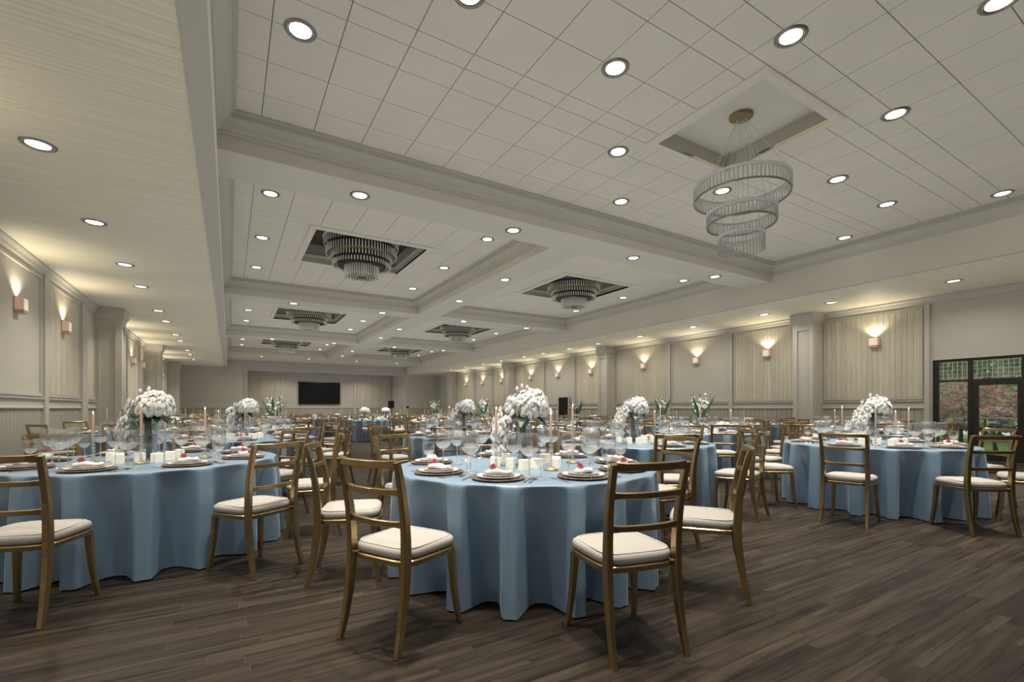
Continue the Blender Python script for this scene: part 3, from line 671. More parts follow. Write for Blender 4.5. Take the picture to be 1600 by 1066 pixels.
# ------------------------------------------------------------------ stage things
t = EMPTY('television', (6.15, YA-0.061, 2.43)); tag(t, 'large black wall television in the stage alcove', 'television')
OB('screen', (MB().box(-1.52, 1.52, -0.062, -0.056, -0.84, 0.84), 'screen'), t); OB('housing', (MB().box(-1.55, 1.55, -0.055, 0.0, -0.87, 0.87), 'black'), t); OB('bracket', (MB().box(-0.3, 0.3, 0.0005, 0.06, -0.3, 0.3), 'black'), t)
t = EMPTY('loudspeaker', (11.2, 37.6, 0)); tag(t, 'black loudspeaker on a stand in the alcove corner', 'loudspeaker')
OB('cabinet', (MB().bbox(-0.2, 0.2, -0.18, 0.18, 1.25, 1.85, 0.02), 'black'), t); OB('pole', (MB().sweep([(0,0,0.02),(0,0,1.25)], [0.02]*2, 8), 'black'), t); OB('base', (MB().lathe([(0.0005,0.03),(0.2,0.02),(0.22,0.0),(0.0005,0.0)], 16), 'black'), t)
t = EMPTY('wall_speaker', (RW-0.016, 25.05, 2.62)); tag(t, 'tiny black wall speaker beneath a far sconce', 'loudspeaker')
OB('cabinet', (MB().bbox(-0.13, -0.02, -0.09, 0.09, -0.12, 0.12, 0.01), 'black'), t); OB('mount', (MB().box(-0.0195, 0, -0.03, 0.03, -0.04, 0.04), 'black'), t)


# ================================================================== furniture
TZ = 0.76
NEAR = [((1.98, 3.10), 'middle front table'), ((-0.60, 5.12), 'front table by narrow aisle'), ((7.00, 2.74), 'front table near garden door'),
        ((4.57, 4.48), 'table behind middle front table'), ((0.20, 8.26), 'second table by narrow aisle'), ((3.40, 7.22), 'table beside open floor'),
        ((7.95, 5.82), 'table with gladioli and bowl'), ((11.0, 4.65), 'table by sconce wall panel')]
FAR = [(0.85,11.7,'g'),(-1.55,11.5,'b'),(0.1,15.1,'d'),(-1.5,18.2,'b'),(1.5,18.6,'g'),(0.1,21.8,'d'),(3.2,22.1,'b'),(-1.4,25.1,'b'),(1.6,25.4,'b'),
       (4.5,18.6,'d'),(7.6,18.9,'b'),(10.8,18.4,'b'),(6.35,22.2,'d'),(9.5,21.9,'b'),(12.3,21.6,'b'),(4.8,25.6,'b'),(7.9,25.3,'b'),(11.0,25.1,'b'),
       (6.25,8.95,'d'),(9.5,8.35,'g'),(12.3,7.75,'b'),(6.4,12.25,'g'),(9.3,11.55,'g'),(12.4,10.9,'b'),(6.2,15.6,'g'),(9.4,14.95,'b'),(12.4,14.2,'b')]
FAR.sort(key=lambda p: across(p[0], p[1]))

def place_name(i, pts, c):
    """'second from left on near side' for point i of a ring around c"""
    dc = depth(*c)
    side = 'near' if depth(*pts[i]) < dc else 'far'
    same = [j for j in range(len(pts)) if (depth(*pts[j]) < dc) == (side == 'near')]
    same.sort(key=lambda j: pts[j][0]*CT - pts[j][1]*ST)
    return '%s from left, %s side' % (ORD[same.index(i)], side)

# ---- tablecloth
def cloth_mesh(seed):
    rgc = random.Random(seed); nf = 17; na = 340
    ph = [2*math.pi*(i + 0.28*(rgc.random()-0.5))/nf for i in range(nf)]; amp = [0.80+0.20*rgc.random() for _ in range(nf)]; wid = [0.085+0.03*rgc.random() for _ in range(nf)]
    rows = [(0.0005, TZ, 0), (0.5, TZ, 0), (0.90, TZ, 0), (0.965, TZ, 0), (0.983, TZ-0.003, 0.0), (0.992, TZ-0.010, 0.03), (0.995, TZ-0.024, 0.10), (0.995, TZ-0.05, 0.19), (0.995, TZ-0.10, 0.30),
            (0.995, TZ-0.18, 0.42), (0.996, TZ-0.30, 0.57), (0.997, TZ-0.44, 0.73), (0.998, TZ-0.58, 0.87), (0.998, TZ-0.70, 0.97), (0.998, 0.010, 1.0)]
    vs = []; fs = []
    ph.sort()
    def fold(a):        # 1 on a fold's tip, 0 across the wide valley between two folds
        a %= 2*math.pi
        for i in range(nf):
            p, q = ph[i] % (2*math.pi), ph[(i+1) % nf] % (2*math.pi)
            if q < p: q += 2*math.pi
            b_ = a if a >= p else a + 2*math.pi
            if p <= b_ <= q:
                t = abs(2*(b_-p)/(q-p)-1); am = amp[i] if b_ < (p+q)/2 else amp[(i+1) % nf]
                u = min(1.0, t/0.76)
                return am*(u*u*u*(1 + 0.9*u*(1-u)))*(1 - 0.03*max(0, t-0.76)/0.24)
        return 0
    wv = [fold(2*math.pi*i/na) for i in range(na)]
    for r, z, k in rows:
        for i in range(na):
            a = 2*math.pi*i/na
            rr_ = r + k*(0.262*wv[i] - 0.192)
            vs.append((rr_*math.cos(a), rr_*math.sin(a), z))
    for j in range(len(rows)-1):
        for i in range(na): fs.append((j*na+i, (j+1)*na+i, (j+1)*na+(i+1) % na, j*na+(i+1) % na))
    m = MB(); m.add(vs, fs); return m.mesh('tablecloth', MT['cloth'], True)
CLOTH = [cloth_mesh(s) for s in (1, 2, 3)]
TTOP = MB().lathe([(0.0005, TZ-0.004), (0.955, TZ-0.004), (0.955, TZ-0.03), (0.0005, TZ-0.03)], 40).mesh('tabletop', MT['tabletop'])
PED = MB().lathe([(0.0005, TZ-0.031), (0.06, TZ-0.031), (0.05, 0.15), (0.32, 0.03), (0.32, 0.0), (0.0005, 0.0)], 20).mesh('pedestal', MT['tabletop'], True)

# ---- chair (seat centre at origin, faces +y)
def chair_parts():
    P = []
    def rear(s):
        pts = [(s*0.203,-0.272,0.0),(s*0.199,-0.243,0.11),(s*0.196,-0.219,0.24),(s*0.195,-0.204,0.37),(s*0.194,-0.200,0.46),(s*0.195,-0.203,0.56),(s*0.197,-0.214,0.68),(s*0.199,-0.235,0.80),(s*0.202,-0.262,0.905),(s*0.203,-0.275,0.945)]
        sz = [(0.026,0.028),(0.030,0.035),(0.034,0.042),(0.036,0.047),(0.037,0.049),(0.036,0.046),(0.035,0.040),(0.033,0.036),(0.032,0.032),(0.031,0.027)]
        return MB().sweep(pts, sz)
    def front(s):
        pts = [(s*0.186,0.166,0.4125),(s*0.190,0.168,0.33),(s*0.197,0.175,0.20),(s*0.207,0.190,0.08),(s*0.214,0.204,0.0)]
        return MB().sweep(pts, [(0.040,0.040),(0.037,0.037),(0.033,0.033),(0.029,0.029),(0.025,0.026)])
    for s in (-1, 1): P.append(('leg', rear(s).mesh('leg', MT['gold'], False)))
    for s in (-1, 1): P.append(('leg', front(s).mesh('leg', MT['gold'], False)))
    def rail(z, yb, bow, h, t, hw):
        pts = []; n = 9
        for i in range(n):
            q = -1 + 2*i/(n-1); pts.append((q*hw, yb-bow*(1-q*q), z))
        return MB().sweep(pts, [(h*(1.25 if i in (0, n-1) else 1.0), t) for i in range(n)], up=(0,0,1))
    P.append(('top_rail', rail(0.930, -0.268, 0.036, 0.038, 0.026, 0.190).mesh('top_rail', MT['gold'])))
    P.append(('back_rail', rail(0.790, -0.232, 0.030, 0.029, 0.022, 0.183).mesh('back_rail', MT['gold'])))
    P.append(('back_rail', rail(0.628, -0.208, 0.026, 0.029, 0.022, 0.178).mesh('back_rail', MT['gold'])))
    def outline(z, g, n=40, e=5.0):
        pts = []
        for i in range(n):
            a = 2*math.pi*i/n; c, s = math.cos(a), math.sin(a)
            x = math.copysign(abs(c)**(2/e), c); y = math.copysign(abs(s)**(2/e), s)
            w = 0.208 + 0.010*y + g; pts.append((x*w, y*(0.203+g)+0.0, z))
        return pts
    def loft(levels, n=40):
        m = MB(); vs = []
        for z, g in levels: vs += outline(z, g, n)
        k = len(levels)
        fs = [(j*n+i, j*n+(i+1) % n, (j+1)*n+(i+1) % n, (j+1)*n+i) for j in range(k-1) for i in range(n)] + [tuple(range(n))[::-1], tuple((k-1)*n+i for i in range(n))]
        return m.add(vs, fs)
    P.append(('seat_frame', loft([(0.412,-0.004),(0.412,0.006),(0.436,0.008),(0.442,0.002),(0.442,-0.02)]).mesh('seat_frame', MT['gold'])))
    P.append(('seat_cushion', loft([(0.443,-0.010),(0.450,0.000),(0.472,0.003),(0.487,-0.001),(0.495,-0.012),(0.503,-0.045),(0.511,-0.10),(0.513,-0.16)]).mesh('seat_cushion', MT['cushion'], True)))
    return P
CHAIR = chair_parts()
PIPE = MB().sweep([(0.193*math.copysign(abs(math.cos(a))**0.4, math.cos(a)), 0.188*math.copysign(abs(math.sin(a))**0.4, math.sin(a)), 0.4975) for a in [2*math.pi*i/40 for i in range(41)]], [0.0035]*41, 5, cap=False).mesh('piping', MT['piping'])
def chair(x, y, rz, label, fine):
    t = EMPTY('dining_chair', (x, y, 0), rz); tag(t, label, 'chair', 'gilt chairs around the round tables')
    for nm, me in CHAIR:
        o = OB(nm, me, t)
        if fine and nm == 'seat_cushion': OB('piping', PIPE, o)

# ---- tableware meshes (base at z=0)
CHG = MB().lathe([(0.0005,0.004),(0.100,0.004),(0.125,0.008),(0.165,0.014),(0.168,0.012),(0.165,0.009),(0.110,0.0),(0.0005,0.0)], 32).mesh('charger_plate', MT['charger'], True)
m = MB()
for i in range(56):
    a = 2*math.pi*i/56; m.lathe([(0.0005,0.0185),(0.0052,0.0165),(0.0052,0.0125),(0.0005,0.0105)], 5, (0.163*math.cos(a), 0.163*math.sin(a)))
BEADS = m.mesh('beaded_rim', MT['chargerrim'], True)
PLT = MB().lathe([(0.0005,0.006),(0.080,0.006),(0.098,0.011),(0.134,0.019),(0.136,0.017),(0.095,0.004),(0.075,0.0),(0.0005,0.0)], 32).mesh('dinner_plate', MT['china'], True)
SAL = MB().lathe([(0.0005,0.006),(0.062,0.006),(0.078,0.011),(0.102,0.018),(0.104,0.016),(0.076,0.004),(0.060,0.0),(0.0005,0.0)], 28).mesh('salad_plate', MT['chinarim'], True)
def napkin():
    m = MB(); n = 12
    vs = []
    for i in range(n):      # loosely rolled fold
        q = i/(n-1)-0.5; w = 0.034+0.010*math.cos(q*5); hh = 0.026+0.008*math.cos(q*7+1)
        for k in range(8):
            a = 2*math.pi*k/8; vs.append((q*0.16+0.006*math.sin(k*2.1), w*math.cos(a), hh*0.62+hh*0.6*math.sin(a) if math.sin(a) > 0 else max(0.0005, hh*0.62+hh*0.62*math.sin(a))))
    fs = [(i*8+k, i*8+(k+1) % 8, (i+1)*8+(k+1) % 8, (i+1)*8+k) for i in range(n-1) for k in range(8)] + [tuple(range(8))[::-1], tuple((n-1)*8+k for k in range(8))]
    return m.add(vs, fs).mesh('napkin', MT['napkin'], True)
NAP = napkin()
m = MB()
for lay, (nn, rr_, zz) in enumerate(((6, 0.022, 0.010), (5, 0.015, 0.018), (3, 0.008, 0.025))):
    for i in range(nn):
        a = 2*math.pi*i/nn + lay*0.6; c, s = math.cos(a), math.sin(a); r0 = rr_*0.35
        m.add([(c*r0-s*0.008, s*r0+c*0.008, zz-0.008), (c*r0+s*0.008, s*r0-c*0.008, zz-0.008), (c*rr_+s*0.013, s*rr_-c*0.013, zz+0.004), (c*rr_*1.15, s*rr_*1.15, zz+0.010), (c*rr_-s*0.013, s*rr_+c*0.013, zz+0.004)], [(0,1,2,3,4)])
m.lathe([(0.0005,0.030),(0.010,0.022),(0.014,0.008),(0.0005,0.0)], 8)
ROSE = m.mesh('rose', MT['rose'], True)
def gls(bowl, stem_h, foot=0.036, sc=1.25):
    bowl = [(r*sc, z*sc) for r, z in bowl]; stem_h *= sc; foot *= sc*0.92
    st = [(0.0005,0.001),(foot,0.001),(foot,0.003),(0.012,0.007),(0.0045,0.016),(0.0040,stem_h-0.012),(0.006,stem_h-0.001)]
    lo = [(0.006, stem_h)] + [(r, stem_h+z) for r, z in bowl[:4]]  # lower bowl, split off to carry the painted refraction white
    hi = [(r, stem_h+z) for r, z in bowl[3:]]
    rim = hi[-1]; hi = hi + [(rim[0]-0.0012, rim[1]+0.0006), (rim[0]-0.0024, rim[1]-0.0008)]
    return [('stem', MB().lathe(st, 14).mesh('stem', MT['glassstem'], True)), ('whitened_bowl_base', MB().lathe(lo, 22).mesh('whitened_bowl_base', MT['glassrefract'], True)), ('bowl', MB().lathe(hi, 22).mesh('bowl', MT['glass'], True))]
GLS = [('balloon', gls([(0.018,0.003),(0.032,0.012),(0.043,0.026),(0.050,0.042),(0.0545,0.060),(0.053,0.085),(0.048,0.105),(0.044,0.120)], 0.105), 'balloon wine glass'),
       ('tulip', gls([(0.014,0.003),(0.026,0.012),(0.034,0.024),(0.040,0.040),(0.0425,0.055),(0.040,0.085),(0.034,0.112)], 0.115), 'tulip wine glass'),
       ('goblet', gls([(0.014,0.003),(0.025,0.011),(0.032,0.022),(0.037,0.034),(0.040,0.048),(0.041,0.070),(0.0405,0.090)], 0.075, 0.036, 1.15), 'short water goblet')]
def cutlery(kind):
    m = MB()
    m.sweep([(0,-0.095,0.003),(0,-0.05,0.004),(0,0.0,0.0045),(0,0.035,0.005)], [(0.015,0.003),(0.009,0.003),(0.006,0.003),(0.006,0.003)])
    if kind == 'knife': m.sweep([(0.002,0.035,0.005),(0.003,0.09,0.004),(-0.003,0.115,0.003)], [(0.013,0.002),(0.016,0.002),(0.004,0.002)])
    elif kind == 'spoon': m.add([(0.021*math.sin(a)*(1 if k else 0.45), 0.072+0.033*math.cos(a)*(1 if k else 0.45), 0.008 if k else 0.003) for k in (1, 0) for a in [2*math.pi*i/12 for i in range(12)]], [(i,(i+1) % 12,12+(i+1) % 12,12+i) for i in range(12)] + [tuple(range(12, 24))])
    else:
        m.sweep([(0,0.035,0.005),(0,0.06,0.005)], [(0.010,0.002),(0.022,0.002)])
        for k in range(4): m.sweep([(-0.009+0.006*k,0.058,0.005),(-0.009+0.006*k,0.105,0.004)], [(0.0032,0.002),(0.002,0.002)])
    return m.mesh(kind, MT['silver'])
CUT = {k: cutlery(k) for k in ('fork', 'knife', 'spoon')}

# candles
CS_BASE = MB().lathe([(0.0005,0.0),(0.052,0.0),(0.054,0.006),(0.040,0.012),(0.018,0.020),(0.010,0.030),(0.0005,0.030)], 20).mesh('foot', MT['brass'], True)
m = []
pr = [(0.008,0.031)]
for k in range(7):
    z = 0.035 + k*0.026; pr += [(0.007, z), (0.0135, z+0.008), (0.0135, z+0.016), (0.007, z+0.024)]
pr += [(0.014, 0.222), (0.014, 0.232), (0.0005, 0.232)]
CS_STEM = MB().lathe(pr, 12).mesh('bead_stem', MT['crystal'], True)
def taper(h): return MB().lathe([(0.0092,0.2325),(0.0076,0.2325+h-0.006),(0.004,0.2325+h),(0.0005,0.2325+h)], 10).mesh('taper_candle', MT['taper'], True)
TAP = [taper(0.20), taper(0.165), taper(0.225)]
FLM = MB().lathe([(0.0005,0.0),(0.0042,0.006),(0.003,0.014),(0.0005,0.024)], 8).mesh('flame', MT['flame'], True)
VOT = MB().bbox(-0.032, 0.032, -0.032, 0.032, 0.0, 0.075, 0.004).mesh('cube_candle', MT['wax'])
WICK = MB().sweep([(0,0,0.075),(0.001,0,0.084)], [0.0015]*2, 5).mesh('wick', MT['black'])

# flowers
def blossom(s=1.0):
    m = MB()
    def petal(a, ln, w, lift):
        c, sn = math.cos(a), math.sin(a)
        pts = [(0.004, 0, 0.002), (ln*0.35, w*0.75, lift*0.4), (ln*0.75, w, lift), (ln, w*0.35, lift*0.6), (ln, -w*0.35, lift*0.6), (ln*0.75, -w, lift), (ln*0.35, -w*0.75, lift*0.4), (ln*0.6, 0, lift*1.5+0.004)]
        vs = [(s*(x*c-y*sn), s*(x*sn+y*c), s*z) for x, y, z in pts]
        m.add(vs, [(0,1,7),(1,2,7),(2,3,7),(3,4,7),(4,5,7),(5,6,7),(6,0,7)])
    for a in (R(90), R(215), R(325)): petal(a, 0.042, 0.017, -0.004)
    for a in (R(10), R(170)): petal(a, 0.046, 0.030, 0.006)
    return m
BL = blossom(); BLM = BL.mesh('blossom', MT['orchid'], False)
LIP = MB().lathe([(0.0005,0.016),(0.007,0.010),(0.009,0.003),(0.0005,0.0)], 6).mesh('throat', MT['lip'])
def aim(p, d, s, roll):
    d = Vector(d).normalized(); q = d.to_track_quat('Z', 'Y').to_matrix().to_4x4()
    return Matrix.Translation(Vector(p)) @ q @ Matrix.Rotation(roll, 4, 'Z') @ Matrix.Diagonal((s, s, s, 1))
def orchid_layout(seed, n1=70, n2=84):
    g = random.Random(seed); out = []
    for i in range(n1):      # dome, Fibonacci over the upper part; local x = towards the cascade
        zf = 1 - 1.45*(i+0.5)/n1; rad = math.sqrt(max(0, 1-zf*zf)); a = i*2.39996
        d = Vector((rad*math.cos(a), rad*math.sin(a), zf))
        p = Vector((-0.045+0.130*d.x, 0.130*d.y, 0.455+0.120*d.z)) * 1.0
        out.append((p + Vector((g.uniform(-.012,.012), g.uniform(-.012,.012), g.uniform(-.012,.012))), d+Vector((g.uniform(-.3,.3), g.uniform(-.3,.3), g.uniform(-.2,.3))), g.uniform(0.85, 1.25), g.uniform(-0.5, 0.5)))
    for i in range(n2):      # cascade falling on one side
        q = i/(n2-1); a = g.uniform(0, 2*math.pi); w = 0.095*(1-0.35*q)
        c = Vector((0.05+0.15*math.sin(min(1, q*1.25)*math.pi*0.55), 0.0, 0.50-0.40*q**1.1))
        d = Vector((math.cos(a)+0.35, math.sin(a), 0.25))
        out.append((c+Vector((w*math.cos(a)*0.75, w*math.sin(a), g.uniform(-.03,.03))), d, g.uniform(0.75, 1.1), g.uniform(-0.8, 0.8)))
    return out
VASE = MB().lathe([(0.0005,0.004),(0.055,0.004),(0.055,0.0),(0.058,0.0),(0.058,0.33),(0.055,0.33),(0.055,0.008),(0.0005,0.008)], 24).mesh('vase', MT['glass'], True)
def leafblade(L_, w, droop, az, z0, seg=7):
    m = MB(); vs = []; c, s = math.cos(az), math.sin(az)
    for i in range(seg):
        q = i/(seg-1); ww = w*math.sin(math.pi*(0.12+0.86*q))**0.8; x = L_*q; z = z0 + droop[0]*q + droop[1]*q*q
        for y, dz in ((-ww, 0.25*ww), (0, 0), (ww, 0.25*ww)): vs.append((x*c-y*s, x*s+y*c, z+dz))
    return m.add(vs, [(i*3+k, i*3+k+1, i*3+3+k+1, i*3+3+k) for i in range(seg-1) for k in (0, 1)])
stems = MB()
g = random.Random(5)
for i in range(9):
    a = g.uniform(0, 6.28); r = g.uniform(0, 0.03); stems.sweep([(r*math.cos(a), r*math.sin(a), 0.012), (r*1.2*math.cos(a+0.8), r*1.2*math.sin(a+0.8), 0.2), (1.6*r*math.cos(a+1.5), 1.6*r*math.sin(a+1.5), 0.42)], [0.006]*3, 5)
STEMS = stems.mesh('stems', MT['stem'])
OLEAF = [leafblade(0.20, 0.042, (0.10, -0.16), az, 0.36).mesh('leaf', MT['leaf'], True) for az in (0.3, 1.4, 2.6, 3.6, 4.6, 5.6)]
LAY = orchid_layout(3)
allb = MB(); thr = MB()
for p, d, s, ro in LAY: allb.extend(BL, aim(p, d, s, ro))
ALLB = allb.mesh('blossoms', MT['orchid'])
BUD = MB().lathe([(0.0005,0.0),(0.012,0.008),(0.013,0.022),(0.006,0.036),(0.0005,0.040)], 8).mesh('bud', MT['orchid'], True)
CASC = math.atan2(ST, -CT)      # cascade falls towards this heading
def orchids(c, where, fine):
    t = EMPTY('orchid_arrangement', (c[0], c[1], TZ+0.0005), CASC); tag(t, 'cascading white orchid arrangement in a glass vase on ' + where, 'flowers', 'orchid arrangements')
    OB('vase', VASE, t); OB('stems', STEMS, t)
    for me in OLEAF: OB('leaf', me, t)
    if fine:
        for p, d, s, ro in LAY:
            o = OB('blossom', BLM, t); o.matrix_local = aim(p, d, s, ro); OB('throat', LIP, o)
        for p in ((0.06, 0.02, 0.575), (0.02, -0.03, 0.60), (-0.02, 0.03, 0.585)): OB('bud', BUD, t, p)
    else:
        o = OB('blossoms', ALLB, t); o['kind'] = 'stuff'
# gladioli
def spike(n=11, ln=0.44):
    m = MB(); g = random.Random(n)
    for i in range(n):
        q = i/(n-1); a = i*2.4; s = 1.25*(1-0.68*q)
        m.extend(BL, aim((0.018*math.cos(a), 0.018*math.sin(a), ln*(0.15+0.85*q)), (math.cos(a), math.sin(a), 0.7), s, g.uniform(-1, 1)))
    return m.mesh('florets', MT['orchid'])
FLOR = [spike(11, 0.44), spike(10, 0.38)]
SPST = MB().sweep([(0,0,0),(0,0,0.46)], [0.005, 0.003], 5).mesh('stalk', MT['stem'])
GVASE = MB().lathe([(0.0005,0.0),(0.05,0.0),(0.058,0.05),(0.045,0.14),(0.05,0.20),(0.047,0.20),(0.0005,0.02)], 20).mesh('vase', MT['glass'], True)
GLEAF = [leafblade(0.24, 0.030, (0.50, -0.06 if k % 2 else -0.26), 0, 0.12).mesh('leaf', MT['glad_leaf'], True) for k in range(2)]
def gladioli(c, where):
    g = random.Random(int(c[0]*100)+int(c[1]*10))
    t = EMPTY('gladiolus_arrangement', (c[0], c[1], TZ+0.0005), CASC); t.scale = (1.22, 1.22, 1.22); tag(t, 'tall white gladioli with green blades in a vase on ' + where, 'flowers', 'gladiolus arrangements')
    OB('vase', GVASE, t)
    for i in range(7):
        az = 2*math.pi*i/7+g.uniform(-.3,.3); lean = g.uniform(0.12, 0.42)
        o = OB('flower_spike', SPST, t, (0, 0, 0.16)); o.rotation_euler = (0, lean, az); f_ = OB('florets', FLOR[i % 2], o); f_['kind'] = 'stuff'
    for i in range(9):
        o = OB('leaf', GLEAF[i % 2], t); o.rotation_euler = (0, 0, 2*math.pi*i/9+g.uniform(-.2,.2))
# low bowls and domes
g = random.Random(9)
def dome(n, r, z0, s0):
    m = MB()
    for i in range(n):
        zf = 1-0.95*(i+0.5)/n; rad = math.sqrt(1-zf*zf); a = i*2.39996; d = Vector((rad*math.cos(a), rad*math.sin(a), zf))
        m.extend(BL, aim((r*d.x, r*d.y, z0+0.8*r*d.z), d+Vector((g.uniform(-.3,.3), g.uniform(-.3,.3), 0)), s0*g.uniform(0.8, 1.2), g.uniform(0, 6)))
    return m.mesh('blossoms', MT['orchid'])
LOWB = dome(60, 0.15, 0.07, 0.75); HIGHB = dome(70, 0.19, 0.34, 0.95)
BOWL = MB().lathe([(0.0005,0.0),(0.07,0.0),(0.11,0.05),(0.12,0.09),(0.115,0.09),(0.0005,0.02)], 20).mesh('bowl', MT['glass'], True)
def bowl(c, where, high):
    t = EMPTY('flower_bowl', (c[0], c[1], TZ+0.0005)); tag(t, ('rounded bunch of white blooms in a tall vase on ' if high else 'low bowl of small white blooms on ') + where, 'flowers', 'low flower bowls')
    OB('vase' if high else 'bowl', VASE if high else BOWL, t); o = OB('blossoms', HIGHB if high else LOWB, t); o['kind'] = 'stuff'
    if high: OB('stems', STEMS, t)

CAMP = Vector((0, 0))
def at(c, ang, r): return (c[0]+r*math.cos(ang), c[1]+r*math.sin(ang))
def lay_table(c, where, chairs, settings, level, flower, ti):
    """level 2: foreground, full settings; 1: second row; 0: far"""
    t = EMPTY('banquet_table', (c[0], c[1], 0), ti*0.37); tag(t, 'round banquet table under a blue floor length cloth, ' + where, 'table', 'round blue banquet tables')
    OB('tablecloth', CLOTH[ti % 3], t); OB('tabletop', TTOP, t); OB('pedestal', PED, t)
    cps = [at(c, R(a), r) for a, r in chairs]
    for i, (a, r) in enumerate(chairs):
        x, y = cps[i]; chair(x, y, math.atan2(c[1]-y, c[0]-x)-math.pi/2 + R((hash((ti, i)) % 7)-3), 'gilt chair with cream cushion, %s, %s' % (where, place_name(i, cps, c)), level == 2)
    sps = [at(c, R(a), 0.76) for a in settings]
    fg = []
    for i, a in enumerate(settings):
        pn = where + ', ' + place_name(i, sps, c); x, y = sps[i]; ra = R(a); rz = ra + math.pi/2   # local +y points inwards
        z = TZ + 0.0006
        o = EMPTY('charger_plate', (x, y, z), rz) if level == 2 else OB('charger_plate', CHG, None, (x, y, z), rz)
        if level == 2: OB('dish', CHG, o); b = OB('beaded_rim', BEADS, o); b['kind'] = 'stuff'
        tag(o, 'bronze charger on ' + pn, 'charger', 'bronze charger plates')
        tag(OB('dinner_plate', PLT, None, (x, y, z+0.0145 if False else z+0.009), rz), 'white dinner plate on ' + pn, 'plate', 'white dinner plates')
        zz = z+0.009+0.0135
        if level:
            tag(OB('salad_plate', SAL, None, (x, y, zz-0.004), rz), 'grey salad plate on ' + pn, 'plate', 'grey salad plates'); zz += 0.0045
        tag(OB('napkin', NAP, None, (x, y, zz+0.003), rz+0.4), 'ivory folded napkin on ' + pn, 'napkin', 'ivory napkins')
        if level: tag(OB('rose', ROSE, None, (x-0.035*math.cos(rz+0.4), y-0.035*math.sin(rz+0.4), zz+0.036), rz), 'pink rose on napkin, ' + pn, 'rose', 'pink roses on the napkins')
        inw = Vector((-math.cos(ra), -math.sin(ra))); sid = Vector((-inw.y, inw.x))*-1
        P2 = Vector((x, y))
        for k, (dx, dy) in enumerate(((0.165, 0.150), (0.045, 0.225), (0.255, 0.065))):
            q = P2 + sid*dx + inw*dy
            if level:
                e = EMPTY('wine_glass', (q.x, q.y, TZ+0.0005)); tag(e, GLS[k][2] + ' on ' + pn, 'glass', 'clear ' + GLS[k][2] + ('s' if k == 2 else 'es'))
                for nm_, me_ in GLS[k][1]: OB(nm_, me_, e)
            elif k < 2: fg.append((q.x, q.y, k))
        if level == 2:
            for nm, dx in (('fork', -0.195), ('knife', 0.19), ('spoon', 0.222)):
                q = P2 + sid*dx - inw*0.02
                tag(OB(nm, CUT[nm], None, (q.x, q.y, TZ+0.0005), rz), 'silver %s on ' % nm + pn, nm, 'silver %ss' % nm)
    # candles around the centre
    ncs = [(R(a)+math.pi/2-TH, 0.30) for a in ((200, 340, 75, 110, 262) if level else (190, 350))]
    cpt = [at(c, a-math.pi, r) for a, r in ncs] if False else [at(c, -TH+R(a), r) for a, r in (((235,0.37),(300,0.36),(20,0.42),(110,0.40)) if flower not in ('g', 'gb') and level else ((225,0.42),(310,0.42),(80,0.42)))]
    for i, p in enumerate(cpt):
        e = EMPTY('candlestick', (p[0], p[1], TZ+0.0006)); tag(e, 'beaded candlestick with peach taper on %s, %s' % (where, place_name(i, cpt, c)), 'candlestick', 'beaded candlesticks')
        OB('foot', CS_BASE, e); OB('bead_stem', CS_STEM, e); cd = OB('taper_candle', TAP[(i+ti) % 3], e)
        if level: OB('flame', FLM, cd, (0, 0, 0.2335+(0.20, 0.165, 0.225)[(i+ti) % 3]))
    vpt = [at(c, -TH+R(a), r) for a, r in (((268,0.30),(292,0.22),(318,0.30),(240,0.22),(205,0.25),(345,0.24),(40,0.22),(130,0.24)) if level else ((250,0.26),(300,0.26)))] if flower != 'gb' else [at(c, -TH+R(a), 0.33) for a in (235, 268, 90)]
    for i, p in enumerate(vpt):
        e = OB('cube_candle', VOT, None, (p[0], p[1], TZ+0.0006), 0.3*i); tag(e, 'small white cube candle on %s, %s' % (where, place_name(i, vpt, c)), 'candle', 'white cube candles')
        if level == 2: OB('wick', WICK, e)
    if flower == 'o': orchids(c, where, level == 2)
    elif flower == 'g': gladioli(c, where)
    elif flower == 'gb':
        gladioli((c[0]-0.13, c[1]+0.08), where); bowl((c[0]+0.24, c[1]-0.14), where, False)
    elif flower == 'd': bowl(c, where, True)
    else: bowl(c, where, False)
    return fg

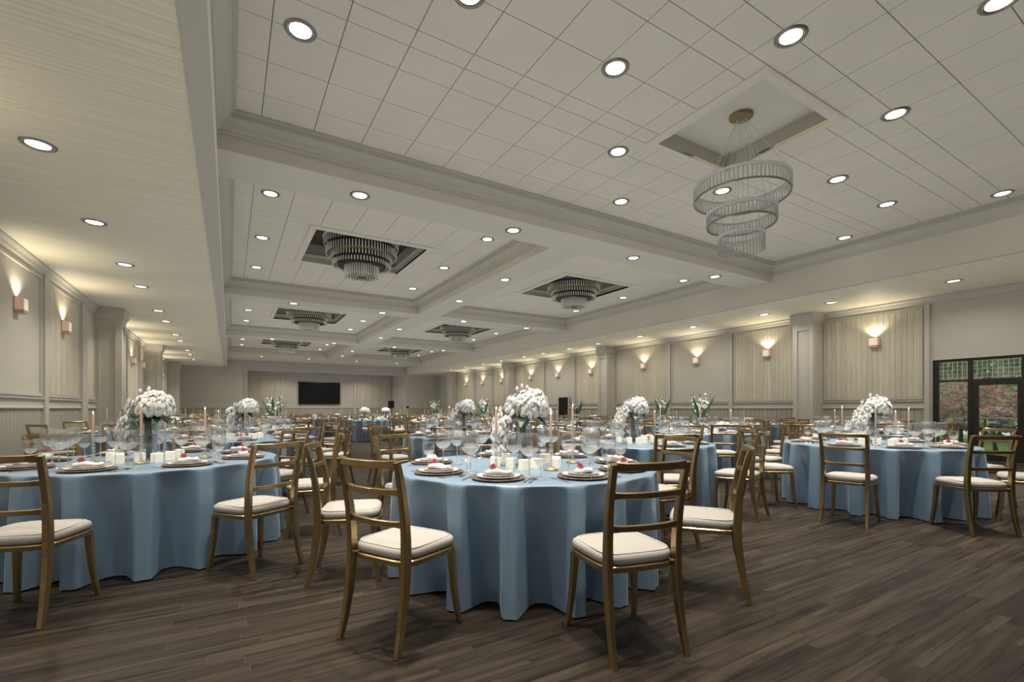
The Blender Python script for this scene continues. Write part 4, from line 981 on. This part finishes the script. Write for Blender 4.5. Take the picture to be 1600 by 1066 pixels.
def ring8(a0, r=1.30): return [(a0+45*k, r) for k in range(8)]
TABS = [c for c, _ in NEAR] + [(x, y) for x, y, _ in FAR]
SEATS = []
def free(p, c):
    if not (LW+0.42 < p[0] < RW-0.42): return False
    for cl in COLR:
        if p[0] > RW-1.0 and abs(p[1]-cl) < 0.65: return False
    for cl in COLL:
        if p[0] < LW+1.0 and abs(p[1]-cl) < 0.65: return False
    if any(math.hypot(p[0]-q[0], p[1]-q[1]) < 1.43 for q in TABS if q != c): return False
    return all(math.hypot(p[0]-q[0], p[1]-q[1]) > 0.70 for q in SEATS)
def fit_ring(c, base):
    best = None
    for k in range(15):
        ok = [(a, r) for a, r in ring8(base+3*k) if free(at(c, R(a), r), c)]
        if best is None or len(ok) > len(best): best = ok
    return best
def fixed(c, lst): return [(a, r) for a, r in lst if free(at(c, R(a), r), c)]
CH = [[(207,1.29),(260.7,1.285),(306,1.29),(351,1.29),(36,1.29),(73,1.29),(113,1.29),(160,1.29)],
      [(253,1.34),(306,1.29),(351,1.29),(36,1.29),(81,1.29),(126,1.29),(171,1.29),(214,1.29)],
      [(193,1.36),(237.5,1.29),(283,1.29),(328,1.29),(13,1.29),(58,1.29),(103,1.29),(151,1.34)],
      [(240,1.29),(286,1.29),(330,1.29),(12,1.29),(54,1.29),(96,1.29),(135,1.29),(172,1.29)],
      [(250,1.29),(297,1.29),(342,1.29),(27,1.29),(72,1.29),(117,1.29),(162,1.29),(207,1.29)],
      ring8(238), ring8(225), ring8(215)]
SE = [[139,187,225,267,304,340,25,80], [250,295,338,25,70,115,160,205], [180,222,262,305,350,35,80,130]] + [[a+18 for a, _ in c] for c in CH[3:]]
FL = ['o','o','o','o','o','o','gb','b']
glass_rest = []
for i, (c, where) in enumerate(NEAR):
    cl_ = fixed(c, CH[i]); SEATS += [at(c, R(a), r) for a, r in cl_]
    lay_table(c, where, cl_, SE[i], 2 if i < 3 else 1, FL[i], i)
for i, (x, y, f_) in enumerate(FAR):
    where = ORD[i] + ' far table from left'
    ch8 = fit_ring((x, y), 17*i % 45); SEATS += [at((x, y), R(a), r) for a, r in ch8]; glass_rest += lay_table((x, y), where, ch8, [a for a, _ in ch8], 0, f_, i+8)
# glasses of the far tables, too small to pick apart
def gsimple(k):
    pr = [(0.034,0.002),(0.004,0.012),(0.004,0.10),(0.030,0.122),(0.047,0.155),(0.040,0.215)] if k == 0 else [(0.032,0.002),(0.004,0.012),(0.004,0.11),(0.028,0.13),(0.040,0.16),(0.033,0.22)]
    return MB().lathe(pr, 8)
gs = [gsimple(0), gsimple(1)]; m = MB()
for x, y, k in glass_rest: m.add([(vx+x, vy+y, vz+TZ) for vx, vy, vz in gs[k].v], gs[k].f)
o = OB('wine_glasses', (m, 'glass', True)); tag(o, 'clear wine glasses standing on the far round tables', 'glasses', kind='stuff')
